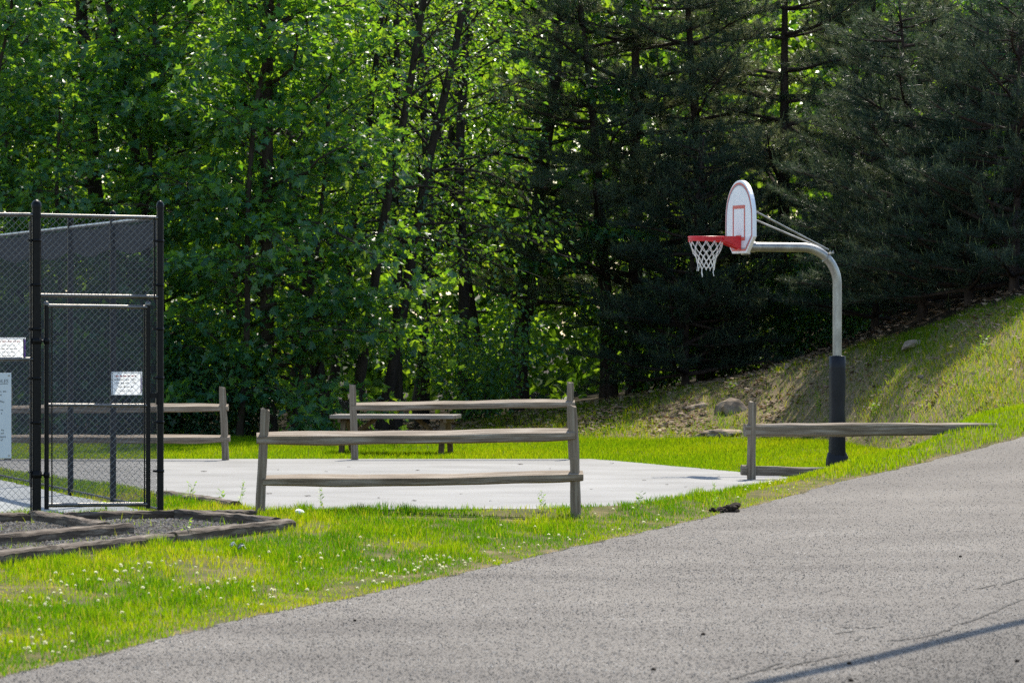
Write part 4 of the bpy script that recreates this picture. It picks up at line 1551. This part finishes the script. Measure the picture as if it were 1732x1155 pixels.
for i, (x, y, lb) in enumerate([(1250, 632, 'leafy green grass tuft on the bank crest behind the boulder'), (1238, 668, 'yellow green tuft on top of the boulder'), (1385, 700, 'green tuft on the bank left of the pole padding'),
                                (1660, 600, 'tall green tuft high on the right bank'), (1480, 705, 'green tuft low on the bank right of the pole padding')]):
    p = on_ground(x, y)
    o = link('grass_tuft', wm[i % 3])
    o.location = p
    o.scale = (1.6, 1.6, 1.3)
    tag(o, lb, 'grass tuft', 'tufts on the bank')

# overhead cable whose shadow crosses the near road
c0, c1 = px(1195, 1160, 28.3), px(1740, 1017, 36.6)
dv = (c1 - c0); dv.z = 0; dv.normalize()
ks = 8.0 / sdir.z
pa, pb = c0 - dv * 30 + sdir * ks, c1 + dv * 34 + sdir * ks
pts = []
for i in range(41):
    t = i / 40
    q_ = pa.lerp(pb, t); q_.z = 8.3 - 1.0 * (1 - (2 * t - 1) ** 2) + .7
    pts.append(q_)
mb = MB(); mb.tube(pts, .085, 8)
tag(mb.build('overhead_cable', M['cable']), 'thick black utility cable strung above the road, throwing a thin shadow across it', 'cable')

# ------------------------------------------------------------------ trees
def unit(v):
    return v / np.maximum(np.linalg.norm(v, axis=-1, keepdims=True), 1e-9)


def tube_np(P, r, n=6):
    P = np.asarray(P, float); k = len(P)
    T = np.gradient(P, axis=0); T = unit(T)
    up = np.array([0, 0, 1.0]) if abs(T[0, 2]) < .9 else np.array([1.0, 0, 0])
    X = unit(np.cross(T, up)); Y = np.cross(X, T)
    a = np.arange(n) * 2 * np.pi / n
    V = P[:, None] + (X[:, None] * np.cos(a)[None, :, None] + Y[:, None] * np.sin(a)[None, :, None]) * np.asarray(r)[:, None, None]
    i = (np.arange(k - 1)[:, None] * n + np.arange(n)[None]).ravel()
    j = (np.arange(k - 1)[:, None] * n + (np.arange(n)[None] + 1) % n).ravel()
    return V.reshape(-1, 3), np.stack([i, j, j + n, i + n], 1)


class Wood:
    def __init__(s): s.v, s.q, s.n = [], [], 0
    def tube(s, P, r, n=6):
        v, q = tube_np(P, r, n)
        s.v.append(v); s.q.append(q + s.n); s.n += len(v)
    def mesh(s, name, m):
        return fastmesh(name, np.concatenate(s.v), [np.concatenate(s.q)], [m], smooth=True)


MAPLE = np.array([(0, -.08), (.30, -.02), (.52, .12), (.34, .30), (.62, .58), (.26, .55), (0, 1.0), (-.26, .55), (-.62, .58), (-.34, .30), (-.52, .12), (-.30, -.02)])
OVAL = np.array([(0, 0), (.30, .35), (.24, .72), (0, 1.0), (-.24, .72), (-.30, .35)])


def leaves(C, A, size, template, g, tilt=.55):
    """C centres, A outward directions, size per leaf; leaf blades lie roughly level and droop outward"""
    n = len(C)
    d = A + g.standard_normal((n, 3)) * .45
    d[:, 2] -= .25
    d = unit(d)
    nrm = np.zeros((n, 3)); nrm[:, 2] = 1
    nrm = nrm + g.standard_normal((n, 3)) * tilt
    nrm = unit(nrm - d * (nrm * d).sum(1, keepdims=True))
    s = np.cross(d, nrm)
    T = template
    k = len(T)
    P = C[:, None] + (s[:, None] * T[None, :, 0, None] + d[:, None] * T[None, :, 1, None] +
                      nrm[:, None] * (np.abs(T[:, 0]) * .35 - .18 * T[:, 1] ** 2)[None, :, None]) * size[:, None, None]
    return P.reshape(-1, 3), (np.arange(n) * k)[:, None] + np.arange(k)[None]


def leaf_crown(name, C, A, size, template, m, g, tint, tilt=.55):
    P, F_ = leaves(C, A, size, template, g, tilt)
    k = len(template)
    # fan of quads/triangles about the midrib keeps each leaf folded
    if k == 12:
        tr = np.concatenate([F_[:, [0, 1, 3]], F_[:, [1, 2, 3]], F_[:, [0, 3, 5]], F_[:, [3, 4, 5]], F_[:, [0, 5, 6]],
                             F_[:, [0, 6, 7]], F_[:, [0, 7, 9]], F_[:, [7, 8, 9]], F_[:, [0, 9, 11]], F_[:, [9, 10, 11]]])
    else:
        tr = np.concatenate([F_[:, [0, 1, 2]], F_[:, [0, 2, 3]], F_[:, [0, 3, 4]], F_[:, [0, 4, 5]]])
    return fastmesh(name, P, [tr], [m], tint=np.repeat(np.clip(tint, 0, 1), k))


def curve(p0, d0, L, n, g, wander=.12, droop=0.0, rise=0.0):
    P = [np.array(p0, float)]
    d = np.array(d0, float); d /= np.linalg.norm(d)
    for i in range(n):
        d = d + g.standard_normal(3) * wander
        d[2] += rise - droop * (i / n)
        d /= np.linalg.norm(d)
        P.append(P[-1] + d * L / n)
    return np.array(P)


def broadleaf(seed, H=11, Rr=2.6, low=1.4, nl=22, r0=.13, leafsize=.115, per=15, m='leaf', lean=(0, 0), template=MAPLE, dens=1.0, lowleaf=True):
    g = np.random.default_rng(seed)
    w = Wood()
    T = curve((0, 0, -.3), (lean[0], lean[1], 1), H + .3, 14, g, .045, rise=.04)
    w.tube(T, np.linspace(r0, .025, len(T)) * np.r_[1.35, 1.1, np.ones(len(T) - 2)], 9)
    C, A = [], []
    az = g.random() * 6.28
    for i in range(nl):
        f = low / H + (1 - low / H) * (i + .3 * g.random()) / nl
        k_ = f * (len(T) - 1); a_ = int(min(k_, len(T) - 2)); p = T[a_] + (T[a_ + 1] - T[a_]) * (k_ - a_)
        az += 2.4 + g.normal() * .4
        el = .25 + .55 * f + g.normal() * .15
        L = Rr * (.55 + .6 * g.random()) * (1.15 - .75 * f ** 2)
        P = curve(p, (math.cos(az) * math.cos(el), math.sin(az) * math.cos(el), math.sin(el)), L, 7, g, .13, droop=.16)
        rb = max(.012, .36 * r0 * (1 - .7 * f)) * (.7 + .5 * g.random())
        w.tube(P, np.linspace(rb, .006, len(P)), 6)
        nsub = int(5 + L * 2.0)
        for q in range(nsub):
            t = .10 + .90 * (q + g.random()) / nsub
            k2 = t * (len(P) - 1); a2 = int(min(k2, len(P) - 2)); c = P[a2] + (P[a2 + 1] - P[a2]) * (k2 - a2)
            dr = unit(P[a2 + 1] - P[a2])
            sd_ = (-1) ** q
            perp = unit(np.cross(dr, (0, 0, 1.0))) * sd_
            d = dr * .7 + perp * (.9 + .3 * g.normal()) + np.array([0, 0, g.normal() * .25])
            l2 = .35 + .55 * g.random()
            S = curve(c, d, l2, 4, g, .12, droop=.12)
            w.tube(S, np.linspace(.007, .003, len(S)), 4)
            nlv = int(per * dens * (.6 + .8 * g.random()))
            tt = .15 + .95 * g.random(nlv)
            kk_ = np.clip(tt, 0, 1) * (len(S) - 1); aa = np.minimum(kk_.astype(int), len(S) - 2)
            base = S[aa] + (S[aa + 1] - S[aa]) * (kk_ - aa)[:, None]
            o = g.standard_normal((nlv, 3)) * np.array([.17, .17, .07])
            C.append(base + o)
            A.append(unit(o * 2.5 + unit(S[-1] - S[0])))
    C = np.concatenate(C); A = np.concatenate(A)
    # gaps and clumps, and a lighter top (above what the picture shows)
    ph = g.random(6) * 6
    cl = (np.sin(C[:, 0] * 2.3 + ph[0] + np.sin(C[:, 2] * 1.7 + ph[1])) + np.sin(C[:, 1] * 2.1 + ph[2] + np.sin(C[:, 0] * 1.9 + ph[3])) + np.sin(C[:, 2] * 2.9 + ph[4] + np.sin(C[:, 1] * 2.2 + ph[5]))) / 3
    kp = np.clip(.20 + .95 * ss(-.22, .38, cl), 0, 1) * (1 - .6 * ss(8, 9.5, C[:, 2]))
    kp = g.random(len(C)) < kp
    C, A = C[kp], A[kp]
    n = len(C)
    size = leafsize * (.6 + .7 * g.random(n))
    tint = .45 + .25 * g.standard_normal(n)
    cm = leaf_crown('crown', C, A, size, template, M[m], g, tint)
    return w.mesh('trunk', M['bark']), cm


def pine(seed, H=12, low=1.6, Rr=3.2, r0=.17, step=.55, per=5, needles=24, dense=1.0, up=.10, candle=.30, mat='needle'):
    g = np.random.default_rng(seed)
    w = Wood()
    T = curve((0, 0, -.3), (0, 0, 1), H + .3, 12, g, .02, rise=.03)
    w.tube(T, np.linspace(r0, .02, len(T)) * np.r_[1.3, 1.1, np.ones(len(T) - 2)], 10)
    C, A, cand = [], [], []
    z = low
    az = g.random() * 6
    while z < H - .2:
        f = z / H
        for q in range(per):
            az += 6.283 / per + g.normal() * .25
            L = Rr * (1.06 - f) ** .55 * (.65 + .5 * g.random()) + .25
            k_ = (z + .3 + g.normal() * .08) / (H + .3) * (len(T) - 1); a_ = int(np.clip(k_, 0, len(T) - 2)); p = T[a_] + (T[a_ + 1] - T[a_]) * (k_ - a_)
            el = up + g.normal() * .12
            P = curve(p, (math.cos(az) * math.cos(el), math.sin(az) * math.cos(el), math.sin(el)), L, 8, g, .07, droop=.02, rise=.035)
            w.tube(P, np.linspace(.012 + .014 * L, .006, len(P)), 6)
            nb = int(L / (.21 / dense))
            for b in range(nb):
                t = .22 + .78 * (b + .5 * g.random()) / max(nb, 1)
                k2 = t * (len(P) - 1); a2 = int(min(k2, len(P) - 2)); c = P[a2] + (P[a2 + 1] - P[a2]) * (k2 - a2)
                dr = unit(P[a2 + 1] - P[a2]); perp = unit(np.cross(dr, (0, 0, 1.0))) * (-1) ** b
                l2 = (.30 + .75 * (1 - t)) * (.6 + .6 * g.random()) * min(1.2, .4 + L / 2.5)
                l2 = max(l2, .2)
                d = dr * .8 + perp * .75 + np.array([0, 0, .12 + .09 * g.normal()])
                S = curve(c, d, l2, 4, g, .10, rise=.06)
                w.tube(S, np.linspace(.007, .003, len(S)), 4)
                nt_ = max(2, int(l2 / .10))
                for q2 in range(nt_):
                    tq = .25 + .75 * (q2 + 1) / nt_
                    k3 = tq * (len(S) - 1); a3 = int(min(k3, len(S) - 2))
                    C.append(S[a3] + (S[a3 + 1] - S[a3]) * (k3 - a3)); A.append(unit(S[a3 + 1] - S[a3]))
                if g.random() < candle: cand.append((S[-1], unit(S[-1] - S[-2])))
            C.append(P[-1]); A.append(unit(P[-1] - P[-2]))
            if g.random() < candle * 2: cand.append((P[-1], unit(P[-1] - P[-2])))
        z += step * (.8 + .4 * g.random())
    C = np.array(C); A = np.array(A)
    n = len(C)
    # needles
    Cn = np.repeat(C, needles, 0); An = np.repeat(A, needles, 0)
    tb = np.repeat(np.clip(.42 + .18 * g.standard_normal(n) + .18 * np.sin(C[:, 0] * 1.3 + 2 * C[:, 2]) * np.sin(C[:, 1] * 1.7 + C[:, 2]), 0, .95), needles)
    m_ = len(Cn)
    Cn = Cn - An * (g.random((m_, 1)) * .10)
    d = An * (.35 + .9 * g.random((m_, 1))) + g.standard_normal((m_, 3)) * .62
    d[:, 2] -= .08
    d = unit(d)
    ln = (.11 + .06 * g.random(m_))[:, None]
    s = unit(np.cross(d, g.standard_normal((m_, 3)))) * .0046
    V = np.stack([Cn - s, Cn + s, Cn + d * ln + np.array([0, 0, -.008])], 1).reshape(-1, 3)
    F1 = np.arange(m_ * 3).reshape(-1, 3)
    tint = np.repeat(np.clip(tb + .12 * g.standard_normal(m_), 0, 1), 3)
    # upright new shoots
    V2, F2 = [], []
    b = len(V)
    for c, a in cand:
        hgt = .09 + .10 * g.random()
        dd = unit(a * .35 + np.array([0, 0, 1.0]) + g.standard_normal(3) * .18)
        p1 = c + a * hgt * .3 + np.array([0, 0, .2 * hgt]); p2 = p1 + dd * hgt * .8
        v, q = tube_np(np.array([c, p1, p2]), [.006, .0075, .004], 5)
        V2.append(v); F2.append(q + b); b += len(v)
    if V2:
        V2 = np.concatenate(V2); F2 = np.concatenate(F2)
        me = fastmesh('crown', np.concatenate([V, V2]), [F1, F2], [M[mat], M['candle']], [0, 1], tint=np.r_[tint, np.full(len(V2), .5)])
    else:
        me = fastmesh('crown', V, [F1], [M[mat]], tint=tint)
    return w.mesh('trunk', M['pine_bark']), me


def shrub(seed, H=1.6, Rr=1.0, n=1500, m='leaf_b', size=.085):
    g = np.random.default_rng(seed)
    w = Wood()
    C, A = [], []
    ns = 9
    for i in range(ns):
        a = g.random() * 6.28; el = .5 + .9 * g.random()
        P = curve((g.normal() * .06, g.normal() * .06, -.1), (math.cos(a) * math.cos(el), math.sin(a) * math.cos(el), math.sin(el) + .3), H * (.7 + .5 * g.random()), 6, g, .15, droop=.10)
        w.tube(P, np.linspace(.014, .004, len(P)), 5)
        k = n // ns
        t = .1 + .9 * g.random(k) ** .8
        kk_ = t * (len(P) - 1); aa = np.minimum(kk_.astype(int), len(P) - 2)
        base = P[aa] + (P[aa + 1] - P[aa]) * (kk_ - aa)[:, None]
        o = g.standard_normal((k, 3)) * np.array([.24, .24, .16]) * Rr
        C.append(base + o); A.append(unit(o))
    C = np.concatenate(C); A = np.concatenate(A)
    C[:, 2] = np.maximum(C[:, 2], .03)
    n_ = len(C)
    cm = leaf_crown('crown', C, A, size * (.6 + .8 * g.random(n_)), OVAL, M[m], g, .45 + .25 * g.standard_normal(n_), .7)
    return w.mesh('stems', M['bark']), cm


PROTO = {
    'maple_a': broadleaf(1, 14, 2.7, 1.3, 42, .14, per=30, leafsize=.135),
    'maple_b': broadleaf(2, 15, 3.0, 1.8, 42, .17, per=28, lean=(.05, .02), leafsize=.13),
    'maple_c': broadleaf(3, 13, 2.5, .9, 42, .11, per=30, leafsize=.12),
    'maple_young': broadleaf(8, 7.5, 2.0, .7, 34, .055, per=30, leafsize=.135),
    'maple_low': broadleaf(9, 6.0, 1.9, .5, 28, .05, per=30, leafsize=.125, lean=(-.1, .05)),
    'slim_a': broadleaf(4, 13, 2.4, 3.3, 32, .10, leafsize=.09, per=20, template=OVAL, lean=(.22, .05)),
    'slim_b': broadleaf(5, 13, 2.5, 3.0, 34, .12, leafsize=.09, per=20, template=OVAL, lean=(.04, 0)),
    'dense': broadleaf(6, 13, 2.7, .9, 42, .14, leafsize=.11, per=32, m='leaf_b', template=OVAL),
    'pine_a': pine(11, 9.8, 1.4, 3.6, step=.66, per=4, needles=26, dense=1.5, up=-.02), 'pine_b': pine(12, 10.3, 1.5, 4.1, step=.66, per=4, needles=26, dense=1.5, up=-.02),
    'pine_c': pine(13, 9.4, 1.9, 3.8, step=.66, per=4, needles=26, dense=1.5, up=-.02),
    'pine_young': pine(14, 6.2, .3, 2.7, .10, .42, 6, 28, 1.3, .06, .5, 'needle_shade'),
    'shrub_a': shrub(21, n=2600), 'shrub_b': shrub(22, 2.2, 1.3, 3400, 'leaf', .105), 'sapling': shrub(23, 2.8, 1.0, 3200, 'leaf', .10),
}


def plant(kind, proto, label, cat, group, x, Y, s=1.0, rz=0.0, dz=0.0, inner='trunk'):
    X = (x - 866) * Y / F
    root = thing(kind, label, cat, (X, Y, hz(X, Y) + dz), rz, group)
    root.scale = (s, s, s)
    a, b = PROTO[proto]
    link(inner, a, root)
    link('crown', b, root)
    return root


GM, GP, GS = 'broadleaf trees of the wood edge', 'pines on the bank', 'undergrowth along the wood edge'
maples = [
    ('maple_a', 40, 90.5, 1.0, 0.3, 'leafy maple whose crown overhangs the chain link side fence, above the rules board'),
    ('maple_b', 190, 93, 1.05, 1.9, 'maple with broad leaves rising behind the gate'),
    ('maple_c', 300, 90, 1.05, 4.0, 'tall dark stemmed maple rising just right of the gate corner post'),
    ('maple_a', 455, 88.8, 1.0, 2.6, 'bright leaved maple spreading low boughs above the near fence left post'),
    ('dense', 545, 92.5, 1.0, 1.1, 'dark crowned broadleaf tree standing between the bright maple and the picnic table'),
    ('slim_a', 588, 91, 1.0, -.35, 'slim dark tree leaning to the right behind the left post of the far fence'),
    ('slim_a', 640, 92.5, 1.08, -.1, 'stouter leaning tree rising behind the picnic table'),
    ('slim_b', 712, 95, 1.0, .7, 'straight slim trunk behind the right end of the picnic table'),
    ('slim_b', 785, 97, 1.05, 2.9, 'thin leaved slender tree in the sunny gap of the wood'),
    ('maple_b', 880, 99, 1.0, 4.4, 'pale leaved tree behind the pine boughs above the far fence right post'),
]
maples += [
    ('maple_young', -10, 88.6, 1.0, .6, 'young maple filling the corner behind the rules board'),
    ('maple_low', 118, 88.8, .95, 2.0, 'low bushy maple seen through the middle of the side fence'),
    ('maple_young', 225, 89.3, 1.1, 3.1, 'young maple showing above the gate top rail'),
    ('maple_young', 405, 88.2, 1.12, 1.2, 'sunlit young maple in front of the wood, standing over the leaning lawn post'),
    ('maple_low', 492, 88.6, 1.05, 4.4, 'low bright maple whose boughs hang above the near fence rail'),
    ('slim_a', 548, 94.5, .95, -.6, 'thin leaning stem seen between the dark crowned tree and the picnic table'),
    ('slim_b', 668, 93.5, .9, 2.2, 'thin straight stem rising above the middle of the picnic table'),
    ('slim_a', 835, 99, .95, 3.0, 'thin stem leaning to the left in the sunny gap of the wood'),
]
for pr_, x, Y, s, rz, lb in maples:
    plant('broadleaf_tree', pr_, lb, 'tree', GM, x, Y, s, rz)
back = [('maple_b', -60, 97, 1.1), ('dense', 110, 99, 1.15), ('maple_a', 250, 98, 1.15), ('maple_b', 390, 97, 1.1), ('maple_a', 500, 100, 1.1), ('maple_c', 700, 104, 1.1),
        ('maple_b', 1240, 106, .9), ('maple_a', 1420, 106, .9), ('maple_a', 1570, 105, .9), ('dense', 1720, 104, .9),
        ('dense', -160, 92, 1.0), ('dense', 1860, 96, 1.1)]
for i, (pr_, x, Y, s) in enumerate(back):
    plant('broadleaf_tree', pr_, 'broadleaf tree deep in the wood, seen only through the crowns before it', 'tree', 'trees deep in the wood', x, Y, s, i * 1.37)
plant('broadleaf_tree', 'maple_young', 'shaded broadleaf tree with low leafy boughs over the bank right of all the pines', 'tree', GM, 1730, 91, .95, 2.2)

pines = [
    ('pine_b', 1075, 98.5, 1.0, .2, 'tall pine with the thick dark trunk above the backboard'),
    ('pine_a', 1195, 98, .95, 1.5, 'pine whose boughs hang behind the basketball net'),
    ('pine_c', 1030, 98, .95, 2.8, 'pine reaching its long lit boughs left over the sunny gap'),
    ('pine_b', 1325, 98.5, .92, 3.4, 'dark pine standing directly behind the hoop arm'),
    ('pine_a', 1450, 99, .84, 4.6, 'bushy pine rising behind the gooseneck bend of the hoop pole'),
    ('pine_b', 1590, 98.5, .80, .9, 'large shadowed pine with a curved bough high over the right bank'),
    ('pine_c', 1735, 95, .76, 2.0, 'dark pine at the upper end of the right bank'),
]
for pr_, x, Y, s, rz, lb in pines:
    plant('pine_tree', pr_, lb, 'pine tree', GP, x, Y, s, rz)
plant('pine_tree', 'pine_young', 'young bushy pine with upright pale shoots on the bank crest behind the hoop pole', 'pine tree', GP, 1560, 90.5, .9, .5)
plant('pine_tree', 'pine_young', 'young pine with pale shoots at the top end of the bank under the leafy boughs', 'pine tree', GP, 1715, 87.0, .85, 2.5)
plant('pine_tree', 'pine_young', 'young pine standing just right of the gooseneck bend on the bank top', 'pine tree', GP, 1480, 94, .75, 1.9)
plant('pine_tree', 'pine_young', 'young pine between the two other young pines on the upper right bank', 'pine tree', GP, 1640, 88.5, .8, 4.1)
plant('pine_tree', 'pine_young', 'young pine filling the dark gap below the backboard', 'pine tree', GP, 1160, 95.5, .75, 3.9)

und = [('shrub_b', 20, 89), ('shrub_a', 90, 88.4), ('shrub_b', 160, 89.2), ('shrub_b', 250, 88.8), ('shrub_a', 330, 88.6), ('shrub_a', 410, 90.2), 
       ('sapling', 815, 94), ('sapling', 1110, 98),
       ('shrub_b', 1230, 98), ('shrub_b', 1340, 97), ('shrub_b', 1440, 96)]
for i, (pr_, x, Y) in enumerate(und):
    plant('leafy_shrub', pr_, 'leafy shrub of the dark undergrowth along the foot of the wood', 'shrub', GS, x, Y, .8 + .07 * (i * 7 % 5), i * 2.1, inner='stems')

# far wood closing the view
g = np.random.default_rng(77)
Cs = []
for y0, y1, top, lai, wd_ in ((107.5, 109, 11.5, 1.1, 18), (116, 118, 13, 1.6, 19.5), (126, 131, 18, 7.5, 22)):
    k_ = int(lai * 2 * wd_ * top / .022)
    WX = g.uniform(-wd_, wd_, k_); WY = y0 + (y1 - y0) * g.random(k_)
    WZ = top * g.random(k_) + .2
    cl_ = pnoise(WX + y0, WZ * 1.6 + y0, 1.1, .5 + y0) * .6 + .4 * pnoise(WX * 2.1, WZ * 3, 1.3, y0)
    WY = WY + 1.5 * cl_
    kk = g.random(k_) < .45 + .55 * ss(.3, .7, cl_)
    Cs.append(np.stack([WX, WY, WZ], 1)[kk])
C = np.concatenate(Cs)
n = len(C)
me = leaf_crown('far_woodland', C, unit(g.standard_normal((n, 3))), .25 * (.7 + .7 * g.random(n)), OVAL, M['leaf_far'], g, .45 + .25 * g.standard_normal(n), .7)
tag(link('far_woodland', me), kind='stuff')
